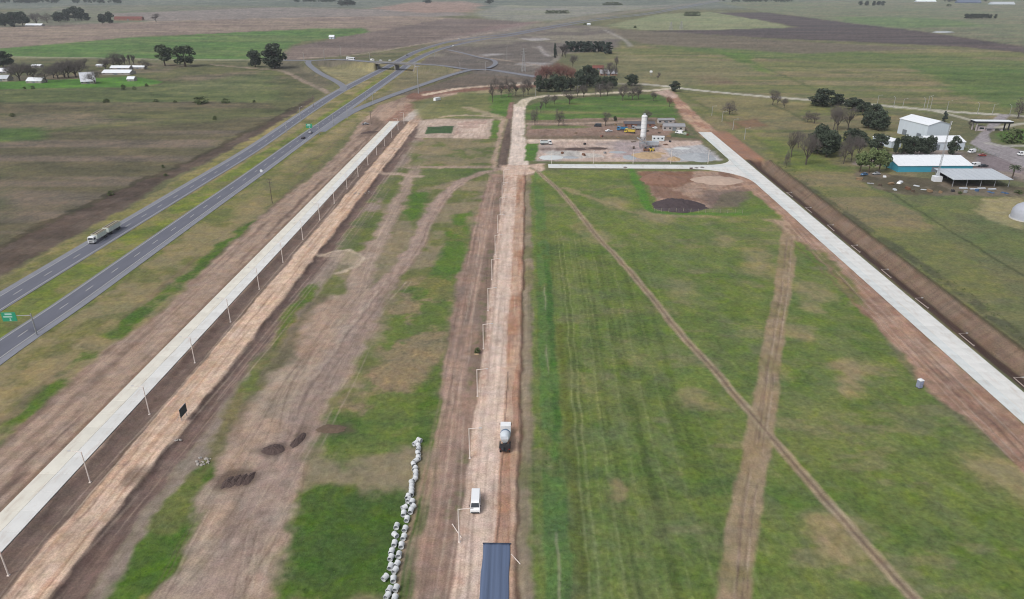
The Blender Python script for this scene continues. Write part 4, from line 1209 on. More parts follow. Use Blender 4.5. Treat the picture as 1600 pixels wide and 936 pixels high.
for i in range(11):
    lamp(-12.4, 104.8 + 26.1 * i, ordn(i) + ' white street lamp from the near end of the row along the central dirt road', 'lamps along the central dirt road')
for i in range(18):
    lamp(-93.3, 94.9 + 26.2 * i, ordn(i) + ' white street lamp from the near end of the row beside the left concrete road', 'lamps beside the left concrete road', math.pi)
for i, px in enumerate((862, 927, 989, 1048, 1106)):
    x, y = at(px, 255.2)
    lamp(x, y, ordn(i) + ' street lamp from the left on the far side of the concrete cross road', 'lamps along the cross road', -math.pi / 2)
for i in range(8):
    y = 161.8 + 26.3 * i
    t = lamp(131.6, y - .2, ordn(i) + ' lamp post from the near end among those lying beside the trench', 'lamp posts lying beside the trench', 0, lie=.16)
    t.rotation_euler = (math.radians(-90), 0, math.radians(-2 + (i * 37 % 5)))

# ------------------------------------------------------------------ concrete pipes
PIPE = mat('pipe_concrete', c(208, 211, 213), .9, .1, 1.6, rnd=.07)
pm1 = MB().lathe([(.45, -.62), (.52, -.62), (.52, .34), (.565, .42), (.565, .62), (.5, .62), (.5, .42), (.45, .36)], (0, 0, 0), 24, 'y', close=True).mesh('barrel', PIPE, True); pm1.set_sharp_from_angle(angle=.7)
pm2 = MB().lathe([(.566, .44), (.575, .46), (.575, .56), (.566, .58)], (0, 0, 0), 24, 'y').mesh('collar', PIPE, True)
PIPES = [(655.5, 688, 62), (649, 693, -40), (653.5, 697, 4), (654, 702, -6), (653.5, 708.5, 24), (654, 715.5, 14), (650, 720, -34), (646.5, 726, 20), (648.5, 733, -10), (649.5, 739, 4), (649.8, 744, -4), (648, 749.5, -24),
         (643.5, 755, 16), (643, 761, 0), (643, 766.5, 0), (643, 771.5, 4), (637.5, 776.5, -6), (639, 782, -14), (644, 785, -4), (632, 793.5, -52), (645, 793, -30), (642, 799, -6), (631, 803, 2), (636, 811.5, -2), (620, 822.5, -2), (633, 827, -6), (618, 836.5, 46), (631, 840, -3),
         (616.5, 850, -6), (627.5, 853, 0), (612, 863, -8), (623.5, 867.5, -2), (611, 872, -10), (610.5, 886, -6), (620.5, 882, -14), (617.5, 892, -16), (602, 903, -22), (615, 906, 2), (609, 922, -16), (619, 920.5, -10), (605.5, 932, -20), (617, 936, -5), (601, 945, -20)]
for i, (px, py, a) in enumerate(PIPES):
    x, y = at(px, py + 2.5)
    t = thing('concrete_pipe', ordn(i) + ' grey concrete pipe counted from the far end of the line on the grass', 'pipe', (x, y, gz(x, y) + .56), math.radians(a + (i * 53 % 9 - 4)) + (math.pi if i % 7 == 3 else 0), 'concrete pipes laid out on the grass')
    t.scale = (1.0, .92, 1.0)
    link(bpy.data.objects.new('barrel', pm1), t); link(bpy.data.objects.new('collar', pm2), t)

# ------------------------------------------------------------------ vehicles on the site
t = car('white panel van parked on the central dirt road', -10.0, 115.2, math.pi + .03, WHITE, 'van', z=.03)

mx_ = truck('white concrete mixer truck standing on the central dirt road', -4.6, 137.2, 0.0, WHITE, z=.02, l=9.0, name='mixer_truck')
DRUM = mat('drum_paint', c(214, 222, 228), .4, .08, 1.2, spec=.5)
dr = MB().lathe([(.35, 2.0), (.8, 1.9), (1.15, .9), (1.22, .0), (1.1, -1.2), (.75, -2.6), (.62, -3.0), (.5, -3.0), (.45, -2.6)], (0, 0, 0), 22, 'y').build('drum', DRUM, mx_, smooth=True)
dr.location = (0, -.55, 2.35); dr.rotation_euler = (math.radians(-11), 0, 0)
MB().lathe([(1.17, .85), (1.19, .85), (1.245, .1), (1.2, .1)], (0, 0, 0), 22, 'y').build('drum_band', mat('drum_band', c(96, 122, 150), .5, .08, 2), dr)
MB().box(0, -3.6, 3.35, 1.3, .9, .7, tx=1.25, ty=1.25).build('hopper', mat('hopper_steel', c(196, 200, 204), .5, .1, 2), mx_)
ch = MB().box(-.5, -4.55, 1.7, .5, 1.6, .12).build('chute', CHAS, mx_); 
MB().box(0, -3.9, 1.6, 2.2, .25, 1.4).build('rear_frame', CHAS, mx_)
for s in (-1, 1):
    MB().box(s * 1.15, -2.6, 1.12, .3, 2.6, .12).build('mudguard', CHAS, mx_)
    MB().box(s * 1.02, -4.15, 1.0, .25, .1, .25).build('tail_light', LAMPR, mx_)
MB().cyl((1.0, 1.8, 1.5), (1.0, 2.5, 1.5), .28, n=12).build('water_tank', DRUM, mx_)

hd = HL[np.argmin(abs(HL[:, 1] - 280))]; h2 = HL[np.argmin(abs(HL[:, 1] - 280)) + 1]
hrz = math.atan2(-(hd[0] - h2[0]), hd[1] - h2[1])
off = -1.9
gx, gy = at(154, 376)
GTB = mat('grain_body', c(226, 233, 226), .5, .08, 1.2)
GTT = mat('grain_tarp', c(190, 182, 162), .8, .12, 1.5)
gt = truck('pale green bulk truck with trailer driving down the highway', gx, gy, hrz, WHITE, z=.17, l=10.2, name='bulk_truck')
LOAD = mat('dark_load', c(72, 66, 58), .9, .2, 1.5)


def hopper(yc, ln, host, nm):
    o = MB().box(0, yc, 2.15, 2.15, ln - .4, 2.0, tx=1.17, ty=1.04).build(nm, GTB, host)
    for s in (-1, 1):
        MB().box(s * 1.2, yc, 3.24, .2, ln, .18).build('rail', GTT, o)
        MB().box(0, yc + s * (ln / 2 - .1), 3.24, 2.2, .2, .18).build('end_rail', GTT, o)
    MB().box(0, yc, 3.2, .5, ln - .4, .2).build('walkway', GTT, o)
    for k in (-1, 1): MB().box(k * .68, yc, 3.12, .84, ln - .5, .1).build('load', LOAD, o)
    for k in range(5):
        for s in (-1, 1): MB().box(s * 1.22, yc + (k - 2) * ln / 5, 2.15, .06, .1, 1.9).build('rib', GTB, o)
    return o


hopper(-1.35, 7.2, gt, 'hopper')
hopper(-11.2, 9.6, gt, 'trailer_hopper')
MB().box(0, -11.2, .85, .95, 10.2, .28).build('trailer_chassis', CHAS, gt)
MB().cyl((0, -5.2, .8), (0, -6.4, .8), .08).build('drawbar', CHAS, gt)
for s in (-1, 1):
    for yy in (-7.4, -8.6, -13.6, -14.8): wheel(gt, s * 1.02, yy, .5, .36)


def road_car(L, px, py, lane, label, m, kind, group, fwd=1, z=.17):
    x, y = at(px, py, z)
    i = int(np.argmin((L[:, 0] - x) ** 2 + (L[:, 1] - y) ** 2)); i = min(max(i, 1), len(L) - 2)
    d = (L[i + 1] - L[i - 1])[:2] * fwd
    zz = z + (L[i, 2] if L.shape[1] > 2 else 0)
    x, y = at(px, py, zz)
    return car(label, x, y, math.atan2(-d[0], d[1]), m, kind, group, zz)


SILV = paintm('silver_paint', c(170, 172, 176)); DKC = paintm('dark_paint', c(54, 58, 66)); BLUEP = paintm('blue_paint', c(70, 110, 150)); REDP = paintm('red_paint', c(150, 60, 52)); YELP = paintm('yellow_paint', c(206, 186, 96))
road_car(HR, 474, 216.5, 0, 'dark grey car on the highway beside the farther green sign', DKC, 'car', 'cars on the highway')
road_car(HR, 485, 208, 0, 'silver car just ahead of the dark grey car on the highway', SILV, 'car', 'cars on the highway')
road_car(HL, 636, 87, 0, 'dark car on the highway just beyond the flyover', DKC, 'car', 'cars on the highway', -1)
road_car(HR, 708, 72.5, 0, 'white pickup on the highway far beyond the flyover', WHITE, 'pickup', 'cars on the highway')
road_car(HL, 717, 61.5, 0, 'white car on the far highway, left of the white pickup', WHITE, 'car', 'cars on the highway', -1)
for px, lb in ((582, 'white van at the left end of the three white vehicles on the flyover'), (595, 'white car in the middle of the three white vehicles on the flyover'), (609.5, 'white car at the right end of the three white vehicles on the flyover')):
    road_car(OVERS, px, 95, 0, lb, WHITE, 'van' if px == 582 else 'car', 'vehicles on the flyover', 1, .13)
# bus
x, y = at(556, 93.2, 7.0); i = int(np.argmin((OVERS[:, 0] - x) ** 2 + (OVERS[:, 1] - y) ** 2)); d = OVERS[i + 1] - OVERS[i - 1]
bus = thing('bus', 'long white coach on the flyover ramp', 'bus', (OVERS[i, 0], OVERS[i, 1], OVERS[i, 2] + .15), math.atan2(-d[0], d[1]))
bevel(MB().box(0, 0, 1.95, 2.5, 15.5, 3.1, tx=.94).build('body', WHITE, bus), .15)
for s in (-1, 1):
    MB().box(s * 1.235, 0, 2.2, .06, 13.5, .8).build('window_band', GLASS, bus)
    for yy in (5.2, -4.2, -5.5): wheel(bus, s * 1.1, yy, .5, .34)
MB().box(0, 7.74, 2.2, 2.1, .06, 1.3).build('windscreen', GLASS, bus)
x, y = at(571, 195); car('silver and black pickup on the bare strip near the end of the left concrete road', x, y, math.radians(-60), SILV, 'pickup', z=gz(x, y))

# ------------------------------------------------------------------ plastic sheet laid for the next pour
SHT = mat('blue_sheet', c(90, 104, 130), .5, .3, .9, spec=.4, stretch=(1.6, .02, 1))
SHD = mat('blue_sheet_dark', c(58, 66, 84), .35, .1, 1, stretch=(3, .15, 1))
v = []; f = []; nx_, ny_ = 40, 60
Rn = np.random.default_rng(8)
for j in range(ny_ + 1):
    for i in range(nx_ + 1):
        u = i / nx_
        xx = -7.75 + 5.1 * u; yy = 72 + 32.3 * j / ny_
        zz = .12 + .04 * math.sin(u * 13 + .5 * math.sin(yy * .13)) + .012 * math.sin(u * 31 + yy * .2) + Rn.normal() * .003
        zz *= .25 + .75 * min(1, (1 - abs(2 * u - 1)) * 6)
        v.append((xx + .06 * math.sin(yy * .7) * (abs(2 * u - 1) > .9), yy, zz + .1))
for j in range(ny_):
    for i in range(nx_):
        k = j * (nx_ + 1) + i
        f.append((k, k + 1, k + nx_ + 2, k + nx_ + 1))
sh = MB().add(v, f).build('plastic_sheet', SHT, smooth=True)
sol = sh.modifiers.new('thick', 'SOLIDIFY'); sol.thickness = .03
tag(sh, 'blue grey plastic sheet spread over the central road at the bottom edge', 'plastic sheet')
MB().box(-5.2, 104.4, .15, 5.4, .2, .2).build('end_board', SHD, sh)

# ------------------------------------------------------------------ boards, sticks, toilet, heaps
def stick(p, q, r, label, name='stake', m=LAMPP, cat='stake'):
    t = thing(name, label, cat, (p[0], p[1], gz(p[0], p[1])))
    b = Vector((q[0] - p[0], q[1] - p[1], q[2]))
    MB().cyl((0, 0, .1), b, r, r * .8, 6).build('shaft', m, t)
    MB().cyl(b * .96, b, r * 1.6, r * 1.6, 6).build('cap', m, t)
    return t


a, b = at(721, 841), at(707, 822)
stick(a, (b[0], b[1], .5), .09, 'white post lying slanted at the foot of the nearest central street lamp', 'fallen_post', cat='post')
a, b = at(813, 880), at(799, 866)
stick(a, (b[0], b[1], .3), .09, 'white post lying beside the blue plastic sheet', 'fallen_post', cat='post')

x, y = at(289, 655)
bd = thing('site_board', 'dark grey information board on posts beside the tan haul road', 'board', (x, y, gz(x, y)), math.radians(88))
MB().box(0, 0, 2.3, 3.2, .1, 2.3).build('panel', mat('board_face', c(72, 82, 82), .6, .15, 1.2), bd)
for s in (-1, 1):
    MB().box(s * 1.2, .1, 1.7, .12, .1, 3.4).build('post', STEEL, bd)
    MB().cyl((s * 1.2, .1, 2.2), (s * 1.2, 1.4, 0), .05, n=6).build('brace', STEEL, bd)
MB().box(0, 0, 3.49, 3.3, .14, .08).build('frame', STEEL, bd)

x, y = at(1436, 605)
pt = thing('portable_toilet', 'blue portable toilet with a white roof at the edge of the green field', 'toilet', (x, y, gz(x, y)), .3)
MB().box(0, 0, 1.12, 1.15, 1.15, 2.05).build('cabin', mat('toilet_blue', c(146, 152, 174), .5, .08, 2), pt)
MB().lathe([(.86, 2.15), (.86, 2.25), (.7, 2.42), (.0, 2.55)], (0, 0, 0), 4).build('roof', WHITE, pt).rotation_euler = (0, 0, math.pi / 4)
d_ = MB().box(0, -.59, 1.1, .8, .05, 1.85).build('door', mat('toilet_door', c(150, 158, 186), .5, .05, 2), pt)
MB().box(.3, -.64, 1.1, .06, .05, .2).build('handle', CHAS, d_)
MB().box(0, 0, .05, 1.4, 1.4, .1).build('skid', CHAS, pt)


def heap(px, py, wx, wy, h, m, name, label, cat, seed, lobes=5, group=None, rough=.35, rz=0.0):
    """a tipped pile: several cones run together with a crumbly surface"""
    x0, y0 = at(px, py)
    R = np.random.default_rng(seed)
    n = 44
    gxs = np.linspace(-1, 1, n); U, V = np.meshgrid(gxs, gxs)
    Z = np.zeros_like(U)
    for k in range(lobes):
        a = R.uniform(0, 6.28); q = R.uniform(.0, .5) if k else 0
        cx, cy = q * math.cos(a), q * math.sin(a)
        hh = R.uniform(.6, 1) if k else 1
        Z = np.maximum(Z, hh * (1 - np.hypot(U - cx, V - cy) / (1 - q * .9)))
    nzv = fbm((U * wx).ravel() + 50, (V * wy).ravel() + 50, max(.5, wx * .12), octv=4, seed=seed).reshape(n, n)
    ang = np.arctan2(V, U); Z = Z - .28 * rough / .35 * (fbm(np.cos(ang) * 3 + 9, np.sin(ang) * 3 + 9, 1.0, octv=3, seed=seed + 5)) + .06
    Z = np.clip(Z, -.06, 1) * (1 - .25 * np.clip(Z, 0, 1)) * h * (1 - rough / 2 + rough * nzv) + (nzv - .5) * h * .12 * (Z > .03)
    v = [(U[j, i] * wx / 2, V[j, i] * wy / 2, Z[j, i]) for j in range(n) for i in range(n)]
    f = [(j * n + i, j * n + i + 1, j * n + n + i + 1, j * n + n + i) for j in range(n - 1) for i in range(n - 1) if max(Z[j, i], Z[j + 1, i], Z[j, i + 1], Z[j + 1, i + 1]) > 0]
    o = MB().add(v, f).build(name, m, smooth=True, fix=False)
    o.location = (x0, y0, gz(x0, y0) - .03); o.rotation_euler = (0, 0, rz)
    tag(o, label, cat, group)
    return o


SOILD = mat('dark_soil', c(86, 72, 68), .95, .25, .8, bump=.6)
SOILB = mat('black_soil', c(74, 64, 66), .95, .2, .5, bump=.6)
SAND = mat('sand', c(176, 152, 120), .95, .1, .4, bump=.3)
GRAV = mat('gravel', c(162, 166, 170), .95, .12, .8, bump=.4)
REDS = mat('red_soil', c(136, 104, 88), .95, .2, .5, bump=.6)
heap(427, 703, 5.6, 4.4, 1.2, SOILD, 'soil_heap', 'small round dark soil heap in the middle of the wide dirt track', 'soil heap', 3, 6, 'soil heaps on the dirt track')
for k, (dx, dy) in enumerate(((-17, 3), (-6, 1), (6, -1), (17, -3))):
    heap(372 + dx, 751 + dy, 2.0, 5.0, .85, SOILD, 'soil_ridge', ordn(k) + ' ridge from the left of the four dark soil ridges on the dirt track', 'soil heap', 20 + k, 6, 'soil ridges on the dirt track', rz=-.12)
heap(466, 688, 2.4, 7, 1.0, SOILD, 'soil_ridge', 'long narrow dark soil ridge beside the wheel ruts of the dirt track', 'soil heap', 31, 6, rz=-.2)
heap(517, 670, 7.6, 4, .5, mat('brown_soil', c(104, 88, 74), .95, .2, .8, bump=.5), 'soil_heap', 'flat brown soil spread on the grass right of the dirt track', 'soil heap', 33, 7)
PALER = mat('rubble_pale', c(164, 158, 152), .9, .2, 2)


def rubble(px, py, n, spread, size, label, seed, group=None):
    x, y = at(px, py)
    R = np.random.default_rng(seed)
    t = thing('rubble_pile', label, 'rubble', (x, y, gz(x, y)), 0, group)
    for k in range(n):
        q = size * R.uniform(.5, 1.2)
        o = MB().lathe([(0, -.3), (.5, -.2), (.62, .1), (.4, .42), (0, .5)], n=6).build('stone', PALER, t)
        o.scale = (q * R.uniform(.7, 1.4), q, q * .7); o.rotation_euler = (R.uniform(-.4, .4), R.uniform(-.4, .4), R.uniform(0, 6))
        o.location = (R.normal() * spread, R.normal() * spread * .7, q * .15)
    return t


rubble(322, 722, 16, .9, .6, 'pale rubble scattered on the grass strip left of the dirt track', 35)
rubble(277, 686, 6, .5, .5, 'pale stones beside the haul road below the dark board', 36)
rubble(560, 303, 9, 1.5, .7, 'pale broken concrete beside the haul road, the nearer of two spots', 37)
rubble(578, 300, 12, 1.8, .7, 'pale broken concrete right of the haul road, the farther of two spots', 38)
heap(1061, 322, 27, 22, 4.8, SOILB, 'topsoil_heap', 'large black topsoil heap in the fenced yard beside the cross road', 'soil heap', 41, 6)
heap(1035, 280, 26, 24, 3.0, REDS, 'soil_heap', 'low reddish soil heap behind the black topsoil heap', 'soil heap', 43, 10)
heap(1120, 282, 30, 20, 1.8, mat('pale_soil', c(182, 160, 144), .95, .15, .5, bump=.5), 'soil_heap', 'low pale soil heap right of the reddish heap', 'soil heap', 44, 10)
heap(1012, 243, 20, 20, 2.6, SAND, 'sand_heap', 'large tan sand heap in front of the white silo', 'sand heap', 45, 5)
heap(1053, 249, 9, 10, 2.4, SAND, 'sand_heap', 'small pointed sand heap left of the grey gravel heap', 'sand heap', 46, 3)
heap(1090, 246, 24, 26, 3.6, GRAV, 'gravel_heap', 'grey gravel heap at the right end of the batching yard', 'gravel heap', 47, 5)
heap(862, 246, 16, 14, 1.4, mat('gravel_white', c(198, 202, 202), .95, .12, .8), 'gravel_heap', 'low whitish gravel heap at the left end of the batching yard', 'gravel heap', 48, 6)
heap(983, 246, 9, 14, 1.2, GRAV, 'gravel_heap', 'low grey gravel heap left of the large sand heap', 'gravel heap', 49, 5)
for k, (px, py) in enumerate(((977, 262), (1097, 262), (1088, 263), (1080, 263.3))):
    heap(px, py, 4, 3.4, .9, SOILD, 'soil_heap', ['small dark heap on the near edge of the cross road, above the green strip', 'rightmost small dark heap on the near edge of the cross road', 'middle one of three small dark heaps on the near edge of the cross road', 'leftmost of three adjoining small dark heaps on the near edge of the cross road'][k], 'soil heap', 50 + k, 4)
heap(577, 207, 14, 7, 1.3, SOILD, 'soil_heap', 'dark soil ridge at the far end of the left concrete road', 'soil heap', 57, 7, rz=.6)
heap(745, 553, 1.8, 1.4, .4, SAND, 'soil_heap', 'small tan soil lump below the lone bush beside the central road', 'soil heap', 58, 4)
tree('bush', 745.5, 552, 543, 'lone small green bush beside the central dirt road', wide=11)

# fence around the heap yard
WOOD = mat('fence_post_wood', c(150, 146, 128), .9, .15, 2)
fc = thing('fence', 'thin post fence along the near side of the black topsoil heap', 'fence', at(1022, 331) + (0,))
x0, y0 = at(1022, 331); x1, y1 = at(1160, 333.5)
for k in range(13):
    t = k / 12
    MB().cyl(((x1 - x0) * t, (y1 - y0) * t, 0), ((x1 - x0) * t, (y1 - y0) * t, 1.9), .09, .08, 6).build('post', WOOD, fc)
for z in (.6, 1.1, 1.6):
    MB().cyl((0, 0, z), (x1 - x0, y1 - y0, z), .015, n=4).build('wire', STEEL, fc)

# ------------------------------------------------------------------ green highway signs, utility poles
SGN = mat('sign_green', c(52, 160, 124), .5, .05, 2)
SGW = mat('sign_white', c(190, 222, 212), .5, .03, 2)
for (px, py, lb) in ((58, 524, 'near green direction sign on a cantilever post over the highway'), (499, 211, 'farther green direction sign on a cantilever post over the highway')):
    x, y = at(px, py)
    t = thing('direction_sign', lb, 'road sign', (x, y, .1), .06, 'green direction signs over the highway')
    MB().cyl((0, 0, 0), (0, 0, 7.2), .2, .16, 10).build('post', STEEL, t)
    MB().cyl((0, 0, 6.6), (-7.5, 0, 6.6), .11, .09, 8).build('arm', STEEL, t)
    p = MB().box(-6.4, -.18, 6.3, 4.2, .12, 2.9).build('panel', SGN, t)
    MB().box(-6.4, -.25, 7.2, 2.0, .02, .5).build('lettering', SGW, p)
    MB().box(-6.7, -.25, 6.35, 2.6, .02, .4).build('lettering', SGW, p)
    ar = MB().box(-6.2, -.25, 5.5, .28, .02, .8)
    ar.add([(-6.65, -.26, 5.3), (-5.75, -.26, 5.3), (-6.2, -.26, 4.95)], [(0, 1, 2)]).build('arrow', SGW, p, fix=False)
x, y = at(409, 273)
t = thing('road_sign', 'small round white road sign on the verge right of the highway', 'road sign', (x, y, 0))
MB().cyl((0, 0, 0), (0, 0, 2.4), .05, n=8).build('post', STEEL, t)
MB().cyl((0, -.05, 2.2), (0, .0, 2.2), .8, n=20).build('disc', WHITE, t)

UP = mat('utility_pole_wood', c(108, 98, 88), .95, .15, 2)


def utility(px, base, top, label, group=None, name='utility_pole'):
    x, y = at(px, base); h = hgt(base, base - top)
    t = thing(name, label, 'utility pole', (x, y, gz(x, y)), 0, group)
    MB().cyl((0, 0, -.2), (0, 0, h), .2, .14, 8).build('pole', UP, t)
    for k in (.0, 1.4):
        a = MB().box(0, 0, h - .5 - k, 2.6, .16, .18).build('crossarm', UP, t)
        for s in (-1.1, -.5, .5, 1.1): MB().cyl((s, 0, h - .42 - k), (s, 0, h - .15 - k), .06, n=6).build('insulator', STEEL, a)
    return t


utility(425.5, 318, 279, 'wooden utility pole with crossarms on the verge left of the bare strip', 'wooden utility poles')
utility(580, 194, 174, 'wooden utility pole beside the pickup on the bare strip', 'wooden utility poles')
utility(490, 168, 149, 'wooden utility pole left of the highway below the ramp', 'wooden utility poles')

MAST = mat('mast_steel', c(172, 172, 172), .6, .08, 1, metal=.2)


def road_lamp(px, base, top, label, group, two=False, rz=0.0):
    x, y = at(px, base); z0 = gz(x, y)
    h = max(7.5, hgt(base, base - top))
    t = thing('road_lamp', label, 'street lamp', (x, y, z0), rz, group)
    MB().cyl((0, 0, 0), (0, 0, h), .22, .14, 8).build('pole', MAST, t)
    for s in ((-1, 1) if two else (1,)):
        a = MB().cyl((0, 0, h - .1), (s * 2.4, 0, h + .25), .09, .07, 6).build('arm', MAST, t)
        MB().box(s * 2.7, 0, h + .27, .9, .36, .16).build('lamp_head', LED, a)
    return t


RL = [(476, 103, 87), (507, 93, 78), (533, 90, 72), (578, 95, 83), (572, 159, 146), (583, 164, 145), (521, 195, 177), (543, 185, 166), (719, 115, 100), (759, 112, 97), (792, 94, 74), (679, 89, 74), (470, 190, 168), (448, 208, 190)]
RL.sort()
for i, (px, b, tp) in enumerate(RL):
    road_lamp(px, b, tp, ordn(i) + ' grey lamp post from the left around the highway junction', 'lamp posts around the junction', rz=(i % 3) * 1.1)
RL2 = [(1370, 166, 149), (1396, 168, 152), (1410, 169, 160), (1443, 171, 154), (1448, 171, 150), (1453, 172, 152), (1479, 174, 158), (1527, 178, 162), (1550, 179, 163), (1577, 181, 165), (1592, 183, 160)]
for i, (px, b, tp) in enumerate(RL2):
    road_lamp(px, b, tp, ordn(i) + ' pale post from the left along the country road behind the warehouses', 'posts along the right country road', rz=(i % 2) * 1.5)
RL3 = [(837, 151, 139), (902, 146.5, 138), (936, 145, 137), (1112, 181, 168), (1128, 190, 180), (1145, 203, 190), (1163, 218, 207)]
for i, (px, b, tp) in enumerate(RL3):
    road_lamp(px, b, tp, ['pale lamp post where the central road bends right', 'left one of two pale lamp posts along the lane above the lawn', 'right one of two pale lamp posts along the lane above the lawn', 'farthest pale post right of the red dirt lane', 'second farthest pale post right of the red dirt lane',
                          'third pale post right of the red dirt lane', 'nearest pale post right of the red dirt lane, by the trench end'][i], 'pale posts along the lanes')

hm = thing('high_mast', 'tall light mast standing right of the highway before the flyover', 'light mast', at(654, 146) + (0,))
h = hgt(146, 43)
MB().cyl((0, 0, 0), (0, 0, h), .45, .25, 10).build('pole', MAST, hm)
MB().lathe([(1.6, h - .6), (1.9, h - .6), (1.9, h - .3), (1.6, h - .3)], n=16, close=True).build('lamp_ring', MAST, hm)
for k in range(6): MB().box(1.9 * math.cos(k), 1.9 * math.sin(k), h - .7, .7, .5, .3, rz=k).build('floodlight', LED, hm)


def lattice(px, base, top, label, w=5.0, group=None):
    x, y = at(px, base); h = hgt(base, base - top)
    t = thing('lattice_tower', label, 'tower', (x, y, 0), .4, group)
    for sx in (-1, 1):
        for sy in (-1, 1):
            MB().cyl((sx * w / 2, sy * w / 2, 0), (sx * .3, sy * .3, h), .22, .12, 4).build('leg', MAST, t)
    n = 7
    for k in range(n):
        b = MB()
        for (ax, ay, bx_, by_) in ((-1, -1, 1, -1), (1, -1, 1, 1), (1, 1, -1, 1), (-1, 1, -1, -1)):
            def P(s, q, z): f_ = w / 2 + (.3 - w / 2) * z / h; return (s * f_, q * f_, z)
            z0, z1 = h * k / n, h * (k + 1) / n
            b.cyl(P(ax, ay, z0), P(bx_, by_, z1), .1, n=4); b.cyl(P(bx_, by_, z0), P(ax, ay, z1), .1, n=4)
        b.build('bracing', MAST, t)
    for z in (h - 1, h - 4, h - 7): MB().box(0, 0, z, 7, .25, .25).build('crossarm', MAST, t)
    return t


lattice(818, 112, 75, 'pale lattice tower left of the reddish trees', 4)
lattice(1048, 47, 34, 'left one of two far lattice towers in the pale field', 7, 'far pylons')
lattice(1064, 46, 33, 'right one of two far lattice towers in the pale field', 7, 'far pylons')

# ------------------------------------------------------------------ buildings
SHEETW = mat('white_sheet_metal', c(232, 236, 240), .5, .04, .3, stretch=(6, .2, 1))
WALLW = mat('white_wall', c(206, 216, 226), .7, .06, .3, stretch=(4, 4, .3))
SHEETG = mat('grey_sheet_metal', c(190, 196, 202), .5, .07, .3, stretch=(6, .2, 1))
TEAL = mat('teal_wall', c(70, 158, 184), .6, .06, .5)
TILE = mat('red_tiles', c(122, 74, 66), .8, .15, 2)
BRICKM = mat('brick_wall', c(150, 112, 98), .9, .12, 2)
DOORM = mat('door_grey', c(120, 128, 136), .6, .08, 1)
DARKI = mat('dark_interior', c(48, 48, 52), .9, .1, 1)


def gable(name, label, cx, cy, rz, w, d, eave, ridge, wallm, roofm, cat='building', ribs=0, doors=1, wins=4, group=None, over=.4, z=0):
    """ridge along local x; w along x, d along y"""
    t = thing(name, label, cat, (cx, cy, gz(cx, cy) - .05 if z == 0 else z), rz, group)
    a, b = w / 2, d / 2
    MB().prism([(-b, 0), (b, 0), (b, eave), (0, ridge - .12), (-b, eave)], -a, a).build('wall', wallm, t)
    sl_ = (ridge - eave) / b
    for s in (-1, 1):
        y0, z0 = s * (b + over), eave - sl_ * over
        mb = MB()
        mb.add([(-a - over, 0, ridge), (a + over, 0, ridge), (a + over, y0, z0), (-a - over, y0, z0), (-a - over, 0, ridge + .15), (a + over, 0, ridge + .15), (a + over, y0, z0 + .15), (-a - over, y0, z0 + .15)],
               [(0, 1, 2, 3), (4, 5, 6, 7), (0, 1, 5, 4), (1, 2, 6, 5), (2, 3, 7, 6), (3, 0, 4, 7)])
        r = mb.build('roof_slope', roofm, t)
        for k in range(ribs):
            xx = -a + (k + .5) * w / ribs
            yy, zz = s * (b + over) / 2, (ridge + z0) / 2 + .2
            q = MB().box(0, 0, 0, .12, math.hypot(b + over, ridge - z0), .08).build('seam', roofm, r)
            q.location = (xx, yy, zz); q.rotation_euler = (math.atan2(-(ridge - z0) * s, b + over), 0, 0)
    MB().box(0, 0, ridge + .16, w + 2 * over, .5, .14).build('ridge_cap', roofm, t)
    for k in range(doors):
        MB().box(-a + w * (k + .5) / max(1, doors), -b - .03, min(eave * .42, 1.9), min(4, w * .16), .12, min(eave * .8, 3.6)).build('door', DOORM, t)
    for k in range(wins):
        xx = -a + w * (k + .25) / wins
        q = MB().box(xx, -b - .02, eave * .58, min(1.6, w / wins * .4), .08, min(1.1, eave * .3)).build('window', GLASS, t)
        MB().box(xx, -b - .05, eave * .58 - min(1.1, eave * .3) / 2 - .08, min(1.8, w / wins * .45), .14, .1).build('sill', wallm, q)
    return t


gable('warehouse', 'large tall white warehouse at the right, its gable turned to the near right', 272.2, 500.5, math.radians(-76), 27, 17.5, 10.2, 12.6, WALLW, SHEETW, ribs=9, doors=2, wins=0)
gable('shed', 'lower white shed adjoining the near side of the tall warehouse', 264, 463, math.radians(4), 24, 15, 5.2, 7.6, WALLW, SHEETW, ribs=7, doors=2, wins=2)
gable('shed', 'small white outbuilding left of the tall warehouse, half behind trees', 234, 470, math.radians(-70), 16, 8, 4.2, 5.4, WALLW, SHEETW, ribs=5, doors=1, wins=2)
gable('shed', 'long low shed with pale roof and a bright teal front wall', 228, 412, math.radians(2), 42, 27, 3.6, 6.2, TEAL, SHEETW, ribs=14, doors=1, wins=0)
# open canopy
cn = thing('canopy', 'open steel canopy with a pale sheet roof in front of the teal shed', 'shelter', (235.5, 375.5, 0), math.radians(1))
rf = MB().box(0, 0, 4.75, 31, 19, .22).build('roof', SHEETG, cn)
rf.rotation_euler = (math.radians(3.5), 0, 0)
for k in range(10): MB().box(-13.8 + k * 3.07, 0, 4.92, .14, 18.8, .1).build('seam', SHEETG, rf)
for sx in range(5):
    for sy in (-1, 1): MB().box(-14.5 + sx * 7.25, sy * 8.6, 2.25 + sy * .3, .25, .25, 4.5 + sy * .5).build('post', STEEL, cn)
for sx in range(5): MB().box(-14.5 + sx * 7.25, 0, 4.4, .2, 17.2, .35).build('rafter', STEEL, cn).rotation_euler = (math.radians(3.5), 0, 0)
MB().box(1, 9.0, 2.1, 28, .2, 4.1).build('shade_panel', DARKI, cn)  # dark panel standing in for the shade under the open roof
